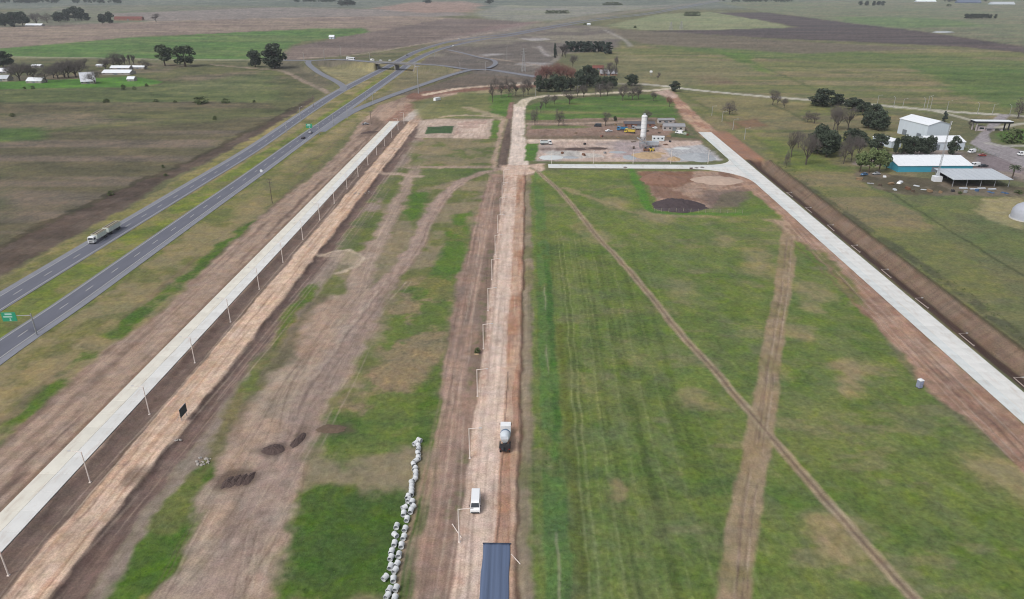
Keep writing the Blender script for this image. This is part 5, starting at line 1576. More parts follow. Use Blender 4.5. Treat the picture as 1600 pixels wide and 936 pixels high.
for k in range(4):
    t = thing('pipe_stack', ordn(k) + ' from the left of the pale bundles lying in front of the open canopy', 'pipe bundle', (225 + k * 4.6, 363.2 - (k % 2) * 1.4, 0), .05 * k, 'bundles in front of the canopy')
    for j in range(4): MB().cyl((-2, -.45 + j * .3, .25), (2, -.45 + j * .3, .25), .15, n=8).build('pipe', SHEETG, t)
    for j in range(3): MB().cyl((-2, -.3 + j * .3, .5), (2, -.3 + j * .3, .5), .15, n=8).build('pipe', SHEETG, t)
# aerial mast
am = thing('aerial_mast', 'tall slim aerial mast on a white block beside the open canopy', 'mast', at(1463, 283) + (0,))
h = hgt(283, 94)
MB().box(0, 0, 1.4, 4.2, 3.2, 2.8).build('base_block', SHEETW, am)
MB().box(0, 0, 4.0, 1.6, 1.6, 3.0, tx=.6, ty=.6).build('plinth', SHEETG, am)
for k in range(3):
    a = k * 2.094
    MB().cyl((.5 * math.cos(a), .5 * math.sin(a), 5), (.2 * math.cos(a), .2 * math.sin(a), h), .09, .06, 5).build('leg', STEEL, am)
b = MB()
for k in range(22):
    z0 = 5 + (h - 5) * k / 22; z1 = 5 + (h - 5) * (k + 1) / 22
    for j in range(3):
        a0, a1 = j * 2.094, (j + 1) * 2.094; r0 = .5 - .3 * k / 22
        b.cyl((r0 * math.cos(a0), r0 * math.sin(a0), z0), (r0 * math.cos(a1), r0 * math.sin(a1), z1), .04, n=3)
b.build('bracing', STEEL, am)
for z in (h - 2, h - 5): MB().cyl((.3, 0, z), (.6, 0, z + 1.8), .12, n=8).build('antenna', WHITE, am)

# entrance portico
po = thing('entrance_portico', 'entrance gate with a flat black edged roof spanning the estate road', 'gate', (331, 522, 0), math.radians(-3))
MB().box(0, 0, 6.3, 26, 7, 1.3).build('fascia', mat('black_fascia', c(44, 44, 50), .6, .08, 1), po)
MB().box(0, 0, 7.02, 26.2, 7.2, .12).build('roof', SHEETW, po)
for s in (-1, 1):
    for q in (-1, 1): MB().box(s * 11, q * 2.6, 2.83, .7, .7, 5.66).build('column', DARKI if s > 0 else mat('portico_wall', c(186, 176, 178), .8, .08, 1), po)
MB().box(-6.8, 0, 1.6, 4.5, 4, 3.2).build('guard_booth', mat('portico_wall', c(186, 176, 178)), po)
MB().box(-6.8, -2.04, 1.9, 3, .08, 1.2).build('booth_window', GLASS, po)
for x in (-3.5, 2.0, 7.5): MB().box(x, 0, .55, .6, 4, 1.1).build('island', mat('portico_wall', c(186, 176, 178)), po)

# tank at the right edge
tk = thing('storage_dome', 'pale grey domed storage tank cut by the right edge of the picture', 'tank', at(1604, 342) + (0,))
MB().lathe([(6.5, 0), (6.5, 2.6), (6.2, 4.2), (5.2, 5.8), (3.4, 7.0), (1.4, 7.6), (0, 7.7)], n=28).build('shell', mat('tank_grey', c(176, 180, 190), .5, .08, .6), tk, smooth=True)
MB().lathe([(6.9, .0), (6.9, .5), (6.5, .5)], n=28).build('base_ring', mat('pale_concrete', c(196, 196, 192), .9, .1, 1), tk)
for k in range(7):
    a = k * .9
    MB().cyl((6.55 * math.cos(a), 6.55 * math.sin(a), .4), (6.2 * math.cos(a), 6.2 * math.sin(a), 4.2), .07, n=4).build('rib', SHEETG, tk)

# cars and things in the works yard
for px, py, m, kd, lb in ((1518, 239, WHITE, 'van', 'white van parked behind the teal shed'), (1534, 244, REDP, 'car', 'dark red car parked beside the white van behind the teal shed'), (1597, 243, WHITE, 'van', 'white van on the estate road at the right edge'),
                          (1512, 259, DKC, 'car', 'left one of two black vehicles right of the teal shed'), (1523, 260, WHITE, 'van', 'white van between two black vehicles right of the teal shed'), (1536, 261, DKC, 'pickup', 'right one of two black vehicles right of the teal shed'),
                          (1350, 274, BLUEP, 'car', 'blue car parked under the light green trees left of the teal shed'), (1369, 273, SILV, 'car', 'silver car parked under the light green trees left of the teal shed')):
    x, y = at(px, py)
    car(lb, x, y, math.radians(80 + (px % 7) * 6), m, kd, z=gz(x, y))
JUNK = [(1406, 286, 5, 2, .9, WHITE, 'overturned white tank lying on the ground below the teal shed'), (1398, 297, 2.4, 1.4, .7, SHEETG, 'pale scrap box lying left of the mast'), (1432, 291, 3, 1, .5, SHEETG, 'thin pale panel lying right of the white tank'),
        (1444, 297, 3.4, .8, .4, SHEETG, 'long pale panel lying nearest to the field fence'), (1382, 277, 1.6, 1.2, .9, WHITE, 'small white crate at the left corner of the teal shed')]
for px, py, a, b_, hh, m, lb in JUNK:
    x, y = at(px, py)
    t = thing('scrap_piece', lb, 'scrap', (x, y, gz(x, y)), px * .3)
    bevel(MB().box(0, 0, hh / 2, a, b_, hh, tx=.85, ty=.8).build('body', m, t), .08)
    for s in (-1, 1): MB().box(s * a * .3, 0, hh + .03, .15, b_ * .7, .06).build('strap', STEEL, t)
fx0, fy0 = at(1503, 230); fx1, fy1 = at(1560, 245)
fe = thing('fence', 'low grey fence beside the estate road in front of the white shed', 'fence', (fx0, fy0, 0))
for k in range(12):
    q = k / 11
    MB().box((fx1 - fx0) * q, (fy1 - fy0) * q, 1.0, .18, .18, 2.0).build('post', STEEL, fe)
for z in (.5, 1.2, 1.9): MB().cyl((0, 0, z), (fx1 - fx0, fy1 - fy0, z), .07, n=5).build('rail', STEEL, fe)

# ------------------------------------------------------------------ batching plant
x, y = at(1003.5, 231)
si = thing('cement_silo', 'tall narrow white cement silo on grey legs in the batching yard', 'silo', (x, y, 0), .1)
h0, h1 = 6.6, hgt(231, 51)
MB().lathe([(.5, h0 - 1.6), (1.75, h0 + .8), (1.75, h1 - .5), (1.3, h1), (0, h1 + .1)], n=24).build('shell', WHITE, si, smooth=False)
for k in range(6): MB().lathe([(1.75, 0), (1.84, .05), (1.84, .2), (1.75, .25)], (0, 0, h0 + 1.2 + k * (h1 - h0 - 2.4) / 5), 24).build('hoop', SHEETG, si)
for sx in (-1, 1):
    for sy in (-1, 1):
        MB().box(sx * 1.5, sy * 1.5, h0 / 2 + .4, .28, .28, h0 + .8).build('leg', STEEL, si)
    MB().cyl((sx * 1.5, -1.5, .4), (-sx * 1.5, -1.5, h0), .09, n=5).build('brace', STEEL, si)
    MB().cyl((sx * 1.5, 1.5, .4), (-sx * 1.5, 1.5, h0), .09, n=5).build('brace', STEEL, si)
MB().box(0, 0, 3.1, 3.4, 3.4, .25).build('platform', STEEL, si)
b = MB()
b.cyl((1.95, -.25, 0), (1.95, -.25, h1), .05, n=4); b.cyl((1.95, .25, 0), (1.95, .25, h1), .05, n=4)
b.build('ladder', STEEL, si)
MB().box(0, 0, h1 + .5, 1.2, 1.2, .9).build('filter', SHEETG, si)
x, y = at(1012, 229)
bp_ = thing('batching_hopper', 'grey batching machine with an inclined conveyor at the foot of the silo', 'machine', (x, y, 0), 0)
MB().box(3, 0, 2.2, 7, 2.6, 2.2, tx=1.15, ty=1.3).build('bin', SHEETG, bp_)
for k in range(4): MB().box(.2 + k * 1.9, -1.2, .6, .25, .25, 1.2).build('leg', STEEL, bp_)
cv = MB().box(0, 0, 0, 9, 1.0, .4).build('conveyor', STEEL, bp_); cv.location = (-3.5, 0, 3.2); cv.rotation_euler = (0, math.radians(32), 0)
MB().box(0, .55, .35, 9, .08, .3).build('side_guard', SHEETG, cv)
x, y = at(1028, 220)
ct = thing('site_container', 'white site container right of the cement silo', 'container', (x, y, 0), -.08)
bevel(MB().box(0, 0, 1.6, 8.0, 2.6, 2.8).build('body', mat('container_white', c(214, 224, 226), .6, .06, 1), ct), .05)
MB().box(0, 0, 3.06, 8.2, 2.8, .12).build('roof', WHITE, ct)
for k in range(3): MB().box(-2.6 + k * 2.6, -1.32, 1.8, 1.1, .06, .9).build('window', GLASS, ct)
for k in (-1, 1): MB().box(k * 3.2, 0, .1, .4, 2.6, .2).build('skid', CHAS, ct)

BRT = mat('truck_blue', c(60, 126, 172), .4, .06, 1)
YLT = mat('truck_yellow', c(214, 190, 84), .5, .06, 1)


def tipper(px, py, rz, m, bm, label, l=7.5):
    x, y = at(px, py)
    t = truck(label, x, y, rz, m, z=gz(x, y), l=l, name='tipper_truck')
    o = MB().box(0, -1.2, 1.95, 2.1, l - 2.6, 1.6, tx=1.14, ty=1.03).build('tipper_body', bm, t)
    MB().box(0, -1.2, 2.72, 1.9, l - 3, .1).build('load', LOAD, o)
    return t


tipper(972, 204, 1.45, BRT, BRT, 'blue tipper truck parked behind the cement silo')
tipper(984, 208, 1.2, YLT, YLT, 'yellow and white truck in front of the blue tipper truck')
tipper(853, 226, -1.5, WHITE, mat('container_white', c(214, 224, 226)), 'white truck at the left end of the batching yard')
tipper(995, 203, 1.6, SILV, SHEETG, 'grey truck behind the cement silo, right of the blue tipper')
for px, py, m, kd, rz, lb in ((934, 198, DKC, 'van', 1.5, 'black van parked above the batching yard'), (951, 206, WHITE, 'pickup', 1.9, 'white pickup in the middle of the brown yard'), (1023, 201, WHITE, 'car', .5, 'white car behind the cement silo'),
                              (1061, 209, WHITE, 'van', .9, 'white van on the grass at the right end of the batching yard'), (1069, 210.5, mat('pale_green_paint', c(196, 206, 190), .4, .05, 1), 'car', .8, 'pale car beside the white van at the right end of the yard')):
    x, y = at(px, py)
    car(lb, x, y, rz, m, kd, z=gz(x, y))
gable('site_hut', 'long dark roofed hut behind the blue truck', at(1000, 200)[0], at(1000, 200)[1] + 6, .02, 22, 6, 2.6, 3.6, BRICKM, mat('dark_sheet', c(96, 94, 98), .6, .1, .6), wins=5)
gable('site_hut', 'grey roofed hut with pale walls at the right end of the brown yard', at(1052, 203)[0], at(1052, 203)[1], -.05, 15, 7, 3.2, 4.6, mat('pale_plaster', c(184, 176, 172), .9, .1, 1), mat('weathered_sheet', c(150, 150, 154), .6, .12, .6), wins=4)
gable('site_hut', 'pale low hut behind the right end of the brown yard', at(1040, 192)[0], at(1040, 192)[1], .1, 12, 5, 2.6, 3.4, mat('pale_plaster', c(184, 176, 172)), mat('weathered_sheet', c(150, 150, 154)), wins=3)
for k, (px, py, a, b_, hh, m, lb) in enumerate(((1010, 236, 4, 2.2, 1.4, mat('rust', c(126, 92, 72), .8, .2, 1), 'rusty loader bucket in front of the silo legs'), (1018, 236, 3.4, 2, 1.6, YLT, 'yellow loader machine in front of the silo legs'), (683, 157, 7.5, 2.6, 2.4, WHITE, 'white container at the head of the haul road'))):
    x, y = at(px, py)
    t = thing('site_container' if k == 2 else 'loader', lb, 'container' if k == 2 else 'machine', (x, y, gz(x, y)), .5 * k)
    bevel(MB().box(0, 0, hh / 2 + .2, a, b_, hh, tx=.92, ty=.92).build('body', m, t), .06)
    if k < 2:
        MB().box(-a * .2, 0, hh + .7, 1.3, 1.3, 1.2, tx=.85, ty=.85).build('cab', GLASS, t)
        for s in (-1, 1):
            for q in (-1, 1): wheel(t, 0, 0, .55, .4).location = (s * a * .32, q * b_ / 2, .55)
    else:
        for s in (-1, 1): MB().box(s * a * .38, 0, .1, .3, b_, .2).build('skid', CHAS, t)

# loose material about the yards
RJ = np.random.default_rng(31)
JM = [mat('old_sheet', c(150, 152, 154), .7, .15, 1), mat('dark_timber', c(96, 84, 72), .9, .15, 1), mat('rust', c(126, 92, 72)), mat('timber', c(150, 126, 98), .9, .15, 1), CHAS, mat('blue_drum', c(74, 104, 140), .5, .1, 1), BRICKM]


def clutter(spots, where, name, cat, group):
    spots = sorted(spots)
    for i, (px, py) in enumerate(spots):
        x, y = at(px, py)
        t = thing(name, ordn(i) + ' ' + cat + ' from the left among those ' + where, cat, (x, y, gz(x, y)), RJ.uniform(0, 3), group)
        m = JM[int(RJ.integers(len(JM)))]
        k = int(RJ.integers(3))
        if k == 0:
            for j in range(3): MB().box(0, 0, .25 + j * .42, RJ.uniform(1.6, 3.4), RJ.uniform(1, 1.6), .36, rz=RJ.uniform(-.1, .1)).build('layer', m, t)
        elif k == 1:
            for j in range(4):
                o = MB().cyl((j % 2 * .8, j // 2 * .8, 0), (j % 2 * .8, j // 2 * .8, 1.1), .36, n=12).build('drum', m, t)
                MB().lathe([(.36, .5), (.39, .55), (.36, .6)], (j % 2 * .8, j // 2 * .8, 0), 12).build('hoop', m, o)
        else:
            for j in range(5): MB().cyl((-1.6, -.7 + j * .36, .2), (1.6, -.7 + j * .36, .2), .16, n=8).build('length', m, t)
            MB().box(0, 0, .45, .12, 1.9, .1).build('strap', CHAS, t)


clutter([(1342, 281), (1360, 287), (1375, 291), (1392, 289), (1418, 296), (1428, 300), (1452, 300), (1470, 302), (1488, 300), (1510, 301), (1528, 299), (1548, 301), (1570, 302)], 'lying along the fence below the open canopy', 'material_stack', 'stack', 'stacks below the canopy')
clutter([(900, 208), (915, 226), (940, 214), (962, 196), (965, 215), (980, 196), (990, 222), (1010, 206), (1015, 196), (1030, 208), (1034, 199), (1045, 214), (1058, 198), (1068, 200), (990, 232), (1040, 226), (1048, 222), (880, 240), (912, 243), (945, 240), (1075, 212)], 'scattered over the batching yard', 'material_stack', 'stack', 'stacks in the batching yard')
for k, (px, py, w, h_, m) in enumerate(((900, 233, 16, .7, SOILD), (935, 232, 14, .6, SOILD), (965, 238, 12, .9, GRAV), (1000, 240, 9, 1.0, GRAV), (1030, 240, 10, 1.2, SAND), (890, 246, 12, .8, GRAV), (1065, 232, 12, 1.0, mat('gravel_white', c(198, 202, 202))))):
    heap(px, py, w, w * .6, h_, m, 'spoil_heap', ['long dark spoil heap right of the white truck in the batching yard', 'second dark spoil heap, nearer the silo, in the batching yard', 'low grey spoil heap left of the silo legs', 'low grey spoil heap at the foot of the silo', 'low tan spoil heap behind the large sand heap', 'grey spoil heap near the cross road, right of the whitish heap', 'white spoil heap behind the grey gravel heap'][k], 'spoil heap', 140 + k, 7)

# ------------------------------------------------------------------ farms
def farm(px, base, wpx, hpx, label, roofm=SHEETW, wallm=WALLW, depth=9.0, rz=0.0, name='farm_building', pitch=.32, group=None, wins=3):
    x, y = at(px, base)
    w = wpx / ppm(base); H = max(3.2, hgt(base, hpx))
    d = min(depth, w)
    ev = max(2.2, H - d * pitch)
    return gable(name, label, x, y + d / 2, rz, w, d, ev, H, wallm, roofm, wins=wins)


OLDW = mat('old_plaster', c(178, 172, 166), .9, .12, 1)
farm(181, 117, 44, 7, 'long pale roofed farm shed at the left, the longest of the farm', depth=14, wallm=OLDW)
farm(187, 109, 30, 6, 'second pale roofed farm shed behind the longest one', depth=10, wallm=OLDW)
farm(215, 108, 20, 5, 'pale roofed farm shed at the right end of the farm row', depth=9, wallm=OLDW)
farm(133, 131, 20, 17, 'white barn with a very steep roof on the bright farm lawn', depth=16, pitch=.62, roofm=mat('bright_sheet', c(220, 222, 230), .5, .05, .5), wallm=OLDW, rz=.5)
farm(204, 127, 11, 7, 'small white roofed farm hut on the lawn below the long shed', depth=7, wallm=OLDW)
farm(53, 130, 24, 8, 'white roofed farmhouse among grey trees at the lower left of the farm', depth=11, wallm=OLDW)
farm(3, 115, 16, 8, 'white farmhouse at the left edge behind the grey trees', depth=10, wallm=OLDW)
farm(2, 127, 20, 9, 'grey shed at the left edge nearest the pasture', depth=10, wallm=OLDW, roofm=SHEETG)
farm(56, 106, 14, 5, 'small white roof seen between the grey farm trees', depth=8, wallm=OLDW)
farm(155, 105, 10, 4, 'small pale hut at the left end of the farm row', depth=7, wallm=OLDW)
farm(52, 41, 26, 4, 'white roofed house below the far dark grove at the upper left', depth=14, wallm=OLDW)
farm(200, 32, 44, 6, 'long reddish brick house far off at the upper left', depth=14, roofm=TILE, wallm=BRICKM, wins=6)
farm(518, 61, 8, 6, 'small white house alone in the far brown field', depth=10)
farm(935, 109, 17, 6, 'red roofed farmhouse behind the dark trees', depth=12, roofm=TILE, wallm=BRICKM)
farm(951, 118, 26, 8, 'grey roofed farmhouse among bare trees right of the red roof', depth=12, roofm=mat('weathered_sheet', c(150, 150, 154)), wallm=BRICKM)
farm(1448, 3, 30, 3, 'long white shed at the top edge, right of the far dark trees', depth=30)
farm(1568, 7, 36, 4, 'pale roofed shed far off at the upper right', depth=30, roofm=SHEETG)
farm(1515, 5, 36, 5, 'dark blue shed at the top edge at the right', depth=30, roofm=mat('slate_blue', c(98, 108, 132), .6, .1, .4), wallm=mat('slate_blue', c(98, 108, 132)))
farm(920, 39.5, 5, 3, 'tiny white house beside the far highway', depth=8)
x, y = at(1017, 118)
wt = thing('water_tank', 'small white water tank on a stand in the pasture right of the farm', 'water tank', (x, y, 0))
for sx in (-1, 1):
    for sy in (-1, 1): MB().box(sx * .9, sy * .9, 1.6, .2, .2, 3.2).build('leg', STEEL, wt)
MB().lathe([(0, 3.2), (1.6, 3.2), (1.7, 4.6), (1.2, 5.2), (0, 5.4)], n=16).build('tank', WHITE, wt)
# pond far right
WATR = mat('pond_water', c(190, 196, 200), .1, .03, .05, spec=.6)
pts = [at(*p) for p in ((1456, 50.5), (1463, 49), (1480, 48.8), (1492, 50.5), (1480, 51.6), (1466, 51.4))]
tag(MB().slab(pts, -.1, .55).build('pond', WATR), kind='structure')

# ------------------------------------------------------------------ trees, row by row
G = 'trees by the left rural road'
tree('euc', 258, 103, 70, 'left one of the pair of tall dark trees beside the green field', 28, G)
tree('euc', 290, 104, 71, 'right one of the pair of tall dark trees beside the green field', 36, G)
tree('dark', 399, 105, 77, 'smaller dark tree left of the big round tree at the rural road', 26, G)
tree('dark', 430, 107, 67, 'biggest round dark tree at the rural road left of the junction', 48, G)
tree('dark', 6, 106, 79, 'dark evergreen tree at the left edge behind the farm', 38)
FT = [(18, 122, 98), (31, 126, 96), (43, 118, 96), (54, 125, 98), (73, 129, 104), (84, 122, 100), (91, 123, 98), (101, 121, 94), (107, 121, 92), (119, 121, 90), (126, 116, 93), (133, 104, 90), (149, 131, 106), (165, 108, 90), (179, 106, 82), (188, 106, 81), (196, 104, 84), (203, 103, 83), (210, 103, 83), (228, 109, 91)]
for i, (px, b, tp) in enumerate(FT):
    tree('poplar' if i in (16, 17, 18) else 'bare', px, b, tp, ordn(i) + ' grey leafless tree from the left in the farm at the left', None if i in (16, 17, 18) else (b - tp) * 1.35, 'grey trees of the left farm')
PB = [(314, 162, 151, 24), (167, 160, 154, 11), (244, 159, 155, 8), (274, 160, 157, 7), (353, 161, 154, 12), (20, 182, 177, 8), (336, 187, 181, 7), (193, 140, 132, 8), (210, 140, 135, 7), (229, 135, 130, 6), (52, 139, 134, 7), (39, 139, 135, 5), (397, 160, 156, 6), (259, 275, 271, 7), (173, 305, 298, 10), (255, 262, 257, 5)]
PB.sort()
for i, (px, b, tp, w) in enumerate(PB):
    tree('bush', px, b, tp, ordn(i) + ' dark bush from the left in the pasture left of the highway', w, 'bushes in the left pasture')
FL = [(8, 41, 20, 26), (22, 42, 18, 24), (36, 40, 17, 22), (58, 39, 18, 24), (74, 36, 19, 22), (92, 34, 18, 20), (106, 33, 14, 18), (118, 32, 9, 20), (128, 32, 11, 18), (137, 32, 20, 12), (160, 38, 21, 14), (172, 37, 18, 16)]
for i, (px, b, tp, w) in enumerate(FL):
    tree('bare' if i in (3, 4) else 'dark', px, b, tp, ordn(i) + ' tree from the left in the far dark grove at the upper left', w, 'far grove at the upper left')
tree('bare', 244, 34, 20, 'single round grey tree right of the far brick house', 20)
for i, (px, b, tp, w) in enumerate(((533, 9, 0, 14), (543, 9, -1, 18), (551, 8, 1, 12), (667, 5, -2, 16), (765, 6, -1, 16))):
    tree('dark', px, b, tp, ordn(i) + ' far dark tree from the left along the top edge, left of the highway', w, 'far trees along the top edge')
for i, px in enumerate(range(855, 888, 5)):
    tree('bush', px, 21, 16, ordn(i) + ' tree from the left in the far flat copse in the pale field', 9, 'far flat copse')
for i, px in enumerate(range(944, 972, 5)):
    tree('bush', px, 8, 3 if 0 < i < 5 else 5, ordn(i) + ' tree from the left in the low far grove left of the highway end', 9, 'low far grove')
for i, px in enumerate((1073, 1079, 1084, 1090)):
    tree('bush', px, 25, 18, ordn(i) + ' tree from the left in the small copse right of the highway', 10, 'small copse right of the highway')
tree('bush', 992, 44, 40, 'single dark bush at the corner of the pale field', 6)
tree('bush', 914, 39, 36, 'dark bush beside the tiny white house', 6)
for i, px in enumerate((1510, 1517, 1523, 1529, 1535, 1541, 1547, 1555)):
    tree('dark', px, 29, 21 if i < 6 else 22, ordn(i) + ' tree from the left in the far dark grove at the upper right', 10 if i < 6 else 6, 'far grove at the upper right')
for i, px in enumerate((1344, 1354, 1365, 1372, 1379)):
    tree('dark', px, 9, 1, ordn(i) + ' tree from the left of five far trees at the top right of the centre', 8, 'five far trees')
tree('bush', 1482, 10, 6, 'tiny far bush at the upper right above the pond', 8)
for i in range(13):
    tree('conifer', 885 + i * 5.6, 81 + (i > 10) * 3 + (i % 3) * .3, 63 + (i % 2) + (i > 10), ordn(i) + ' conifer from the left in the dense dark windbreak row', 12, 'conifer windbreak')
tree('conifer', 867, 88, 66, 'slim dark conifer left of the windbreak, the taller of two', 5)
tree('conifer', 868, 90, 78, 'short dark conifer left of the windbreak', 6)
tree('poplar', 878, 88, 68, 'grey leafless tree beside the slim conifers', 16)
tree('bare', 884, 90, 74, 'grey leafless tree at the left foot of the windbreak', 14)
tree('bare', 895, 104, 84, 'pale leafless tree above the reddish trees', 18)
R_ = 'reddish trees of the central grove'
for i, (px, b, tp, w) in enumerate(((845, 131, 102, 28), (854, 130, 97, 32), (865, 129, 95, 34), (876, 129, 96, 34), (886, 130, 98, 30), (893, 132, 104, 24))):
    tree('red', px, b, tp, ordn(i) + ' reddish leafless tree from the left in the central grove', w, R_)
for i, (px, b, tp, w) in enumerate(((842, 143, 117, 20), (853, 144, 122, 20), (867, 143, 116, 24), (879, 143, 118, 22), (891, 142, 121, 22), (906, 138, 108, 22), (917, 136, 101, 26), (927, 136, 106, 20), (934, 140, 118, 18), (945, 139, 119, 20), (957, 138, 118, 18))):
    tree('dark', px, b, tp, ordn(i) + ' dark evergreen from the left in the central grove', w, 'evergreens of the central grove')
for i, (px, b, tp, w) in enumerate(((944, 121, 101, 14), (953, 122, 96, 18), (961, 121, 98, 16), (963, 106, 86, 10), (955, 104, 96, 8))):
    tree('bare', px, b, tp, ordn(i) + ' grey leafless tree among the farmhouses right of the central grove', w, 'grey trees at the central farm')
tree('dark', 987, 134, 115, 'round dark tree standing alone right of the central grove', 23)
tree('dark', 1054, 143, 126, 'dark umbrella shaped tree at the country road corner', 19)
tree('bare', 1028, 126, 112, 'thin leafless tree in the pasture behind the umbrella tree', 10)
LT = [(770, 160, 118, 20), (783, 152, 128, 14), (795, 152, 118, 18), (806, 150, 128, 14), (825, 148, 122, 20), (818, 152, 130, 12)]
LT.sort()
for i, (px, b, tp, w) in enumerate(LT):
    tree('bare', px, b, tp - 3, ordn(i) + ' leafless tree from the left around the head of the central road', w * 1.25, 'trees at the head of the central road')
LW = [(836, 196, 168, 14), (853, 168, 148, 20), (866, 163, 150, 12), (873, 197, 170, 18), (890, 163, 143, 26), (902, 152, 136, 14), (912, 152, 134, 16), (938, 151, 128, 18), (949, 150, 128, 18), (973, 157, 132, 20), (988, 156, 132, 18), (998, 155, 134, 16), (1021, 158, 145, 12), (946, 197, 176, 16), (1012, 190, 172, 18), (845, 176, 160, 8)]
LW.sort()
for i, (px, b, tp, w) in enumerate(LW):
    tree('bare', px, b, tp - 3, ordn(i) + ' leafless tree from the left around the lawn behind the batching yard', w * 1.2, 'trees around the lawn')
tree('red', 1046, 167, 148, 'small reddish tree beside the red dirt lane', 14)
tree('bare', 1140, 179, 156, 'wide crowned leafless tree alone in the pasture right of the red lane', 30)
tree('dark', 961, 190, 181, 'small dark bush like tree left of the blue tipper truck', 6)
tree('bare', 1207, 164, 138, 'leafless tree at the country road, left one of a pair by the hedge', 20)
tree('bare', 1214, 165, 142, 'leafless tree at the country road, middle of three by the hedge', 14)
tree('bare', 1225, 169, 152, 'smaller leafless tree at the country road, right of the pair by the hedge', 14)
WD = [(1285, 166, 138, 38), (1308, 164, 146, 26), (1331, 172, 152, 28), (1347, 180, 158, 20), (1364, 196, 162, 30), (1372, 204, 170, 28), (1356, 200, 172, 24), (1277, 240, 193, 30), (1291, 245, 202, 36), (1300, 238, 206, 26), (1331, 226, 200, 30), (1345, 228, 206, 22), (1370, 236, 208, 28), (1384, 226, 212, 12)]
WD.sort()
for i, (px, b, tp, w) in enumerate(WD):
    tree('dark', px, b, tp, ordn(i) + ' dark evergreen from the left in the grove left of the warehouses', w * 1.15, 'evergreens left of the warehouses')
WB = [(1236, 246, 200, 20), (1259, 257, 202, 32), (1247, 232, 200, 18), (1262, 191, 172, 16), (1272, 193, 174, 18), (1302, 203, 160, 24), (1308, 204, 162, 22), (1325, 202, 165, 22), (1318, 256, 206, 22), (1330, 252, 206, 24), (1340, 246, 212, 18), (1228, 262, 232, 10)]
WB.sort()
for i, (px, b, tp, w) in enumerate(WB):
    tree('bare', px, b, tp, ordn(i) + ' grey leafless tree from the left in the grove left of the warehouses', w * 1.25, 'leafless trees left of the warehouses')
for i, (px, b, tp, w) in enumerate(((1343, 269, 236, 22), (1357, 270, 232, 24), (1373, 270, 232, 24), (1384, 266, 240, 16))):
    tree('light', px, b, tp, ordn(i) + ' light green tree from the left beside the teal shed', w, 'light green trees beside the teal shed')
for i, (px, b, tp, w) in enumerate(((1398, 242, 214, 10), (1412, 242, 210, 24), (1424, 243, 212, 24), (1437, 242, 214, 20), (1450, 242, 211, 22), (1488, 242, 212, 21))):
    tree('dark', px, b, tp, ordn(i) + ' dark tree from the left in the row behind the teal shed', w, 'dark trees behind the teal shed')
tree('conifer', 1475, 191, 173, 'narrow dark tree right of the tall warehouse', 8)
tree('bush', 1582, 223, 202, 'large round green bush beside the entrance portico', 32)
tree('bare', 1590, 185, 150, 'leafless tree at the upper right behind the entrance portico', 24)
tree('bare', 1515, 200, 188, 'low leafless bush left of the entrance portico', 12)
tree('bush', 1500, 303, 299, 'low dark bush on the fence line below the open canopy', 8)
tree('bush', 1592, 302, 297, 'low dark bush at the right edge on the works fence line', 14)

# palm
x, y = at(1581, 280)
pal = thing('palm_tree', 'palm tree at the right edge behind the open canopy', 'tree', (x, y, 0))
hh = hgt(280, 20)
MB().cyl((0, 0, -.2), (0, 0, hh), .35, .28, 8).build('trunk', BARK, pal)
for k in range(22):
    a = k * 2.399; e = .9 - 1.5 * (k / 22)
    pts = []
    for s in range(6):
        q = s / 5 * 3.0
        pts.append((q * math.cos(a) * math.cos(e * .5), q * math.sin(a) * math.cos(e * .5), hh + q * math.sin(e) * .8 - q * q * .13))
    mb = MB(); vs = []; px_, py_ = -math.sin(a) * .4, math.cos(a) * .4
    for s, p in enumerate(pts):
        w = .4 + .6 * math.sin(math.pi * s / 5.5)
        vs += [(p[0] - px_ * w, p[1] - py_ * w, p[2] - .15), (p[0], p[1], p[2] + .08), (p[0] + px_ * w, p[1] + py_ * w, p[2] - .15)]
    fs = []
    for s in range(5):
        b = 3 * s
        fs += [(b, b + 3, b + 4, b + 1), (b + 1, b + 4, b + 5, b + 2)]
    mb.add(vs, fs).build('frond', LEAF['palm'], pal, fix=False)

# far woods along the horizon, one mass each
def wood(pxs, base, top, seed, label, n, name='far_wood'):
    R = np.random.default_rng(seed)
    cl = []
    for i in range(n):
        px = R.uniform(*pxs); b = base + R.uniform(-1.0, .6)
        x, y = at(px, b)
        h = hgt(base, base - top) * R.uniform(.6, 1)
        for k in range(3): cl.append((x + R.normal() * 6, y + R.normal() * 6, h * (.35 + .25 * k), h * R.uniform(.3, .45)))
    o = bpy.data.objects.new(name, leaf_mesh(name, LEAF['dark'], cl, 1.3, 2.4, seed))
    link(o); tag(o, label, 'wood', kind='stuff')


wood((-120, 190), 4.5, -2.5, 301, 'far dark wood along the top left edge', 90)
wood((460, 530), 3, -4, 302, 'far dark wood at the top edge left of the centre', 30)
wood((1120, 1240), 3, -3, 303, 'far dark wood at the top edge right of the highway', 36)
wood((1480, 1540), 2.5, -4, 304, 'far dark wood at the top right edge', 24)
wood((-700, 1900), -12, -16.5, 305, 'thin far wood line along the horizon', 320)

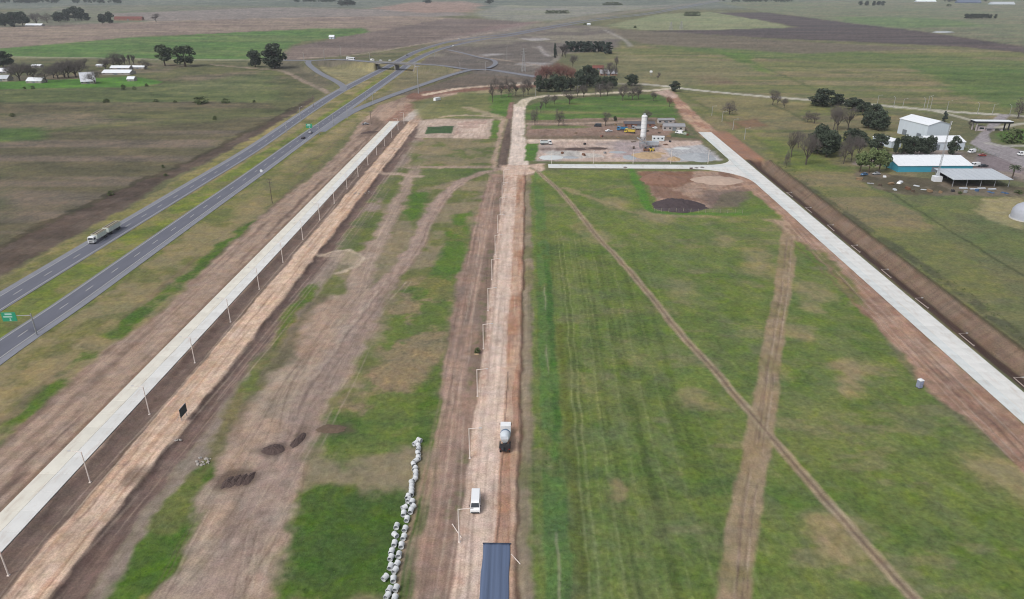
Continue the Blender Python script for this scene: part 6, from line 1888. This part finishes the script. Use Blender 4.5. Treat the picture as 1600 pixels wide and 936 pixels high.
# tufts and weeds of the near sward: nobody could count them
def tufts(n, seed, name, label, key, region, size, dens):
    R = np.random.default_rng(seed)
    m = []
    xs = R.uniform(region[0], region[1], n); ys = R.uniform(region[2] ** .5, region[3] ** .5, n) ** 2
    cl = []
    for x, y in zip(xs, ys):
        if not dens(x, y, R): continue
        cl.append((x, y, gz(x, y) + size * .15, size * R.uniform(.4, 1.1)))
    o = bpy.data.objects.new(name, leaf_mesh(name, LEAF[key], cl, 14, size * .3, seed))
    link(o); tag(o, label, 'grass', kind='stuff')


def on_green(x, y, R):
    r = min(int(np.searchsorted(Yr, y)), NR - 1)
    q = int(np.clip(round((x / ((0.657 * Yr[r] + 28.9) * 1.25) + 1) / 2 * (NC - 1)), 0, NC - 1))
    return GRS[r * NC + q] > .85 and PATCH[r * NC + q] < .52


tufts(5200, 401, 'weed_tufts', 'dark weed tufts scattered over the green field', 'weed', (8, 118, 80, 390), .28, on_green)
tufts(420, 402, 'weed_strip', 'lush weeds along the strip right of the central road', 'weed', (4.4, 8.8, 80, 330), .4, lambda x, y, R: on_green(x, y, R) or R.uniform() < .12)
tufts(2600, 403, 'weed_tufts', 'weed tufts scattered over the grass left of the central road', 'weed', (-75, -22, 84, 330), .28, on_green)
tufts(420, 404, 'weed_tufts', 'dry bushes on the bank beyond the trench', 'bush', (145.5, 153, 150, 420), .6, lambda x, y, R: R.uniform() < .7)

# ------------------------------------------------------------------ the air: thin even haze round camera and land
hz = MB().box(0, 5700, 48, 41000, 28400, 114).build('haze', mat('haze_surface', (.8, .8, .8)), fix=True)
hz.location = (0, 0, 0)
hm_ = bpy.data.materials.new('haze_air'); hm_.use_nodes = True
n_ = hm_.node_tree
for q in list(n_.nodes):
    if q.type != 'OUTPUT_MATERIAL': n_.nodes.remove(q)
pv = n_.nodes.new('ShaderNodeVolumePrincipled')
pv.inputs['Color'].default_value = (.86, .91, 1, 1)
pv.inputs['Density'].default_value = 5.5e-5
pv.inputs['Anisotropy'].default_value = .0
n_.links.new(pv.outputs[0], [q for q in n_.nodes if q.type == 'OUTPUT_MATERIAL'][0].inputs['Volume'])
hz.data.materials.clear(); hz.data.materials.append(hm_)
tag(hz, kind='stuff')
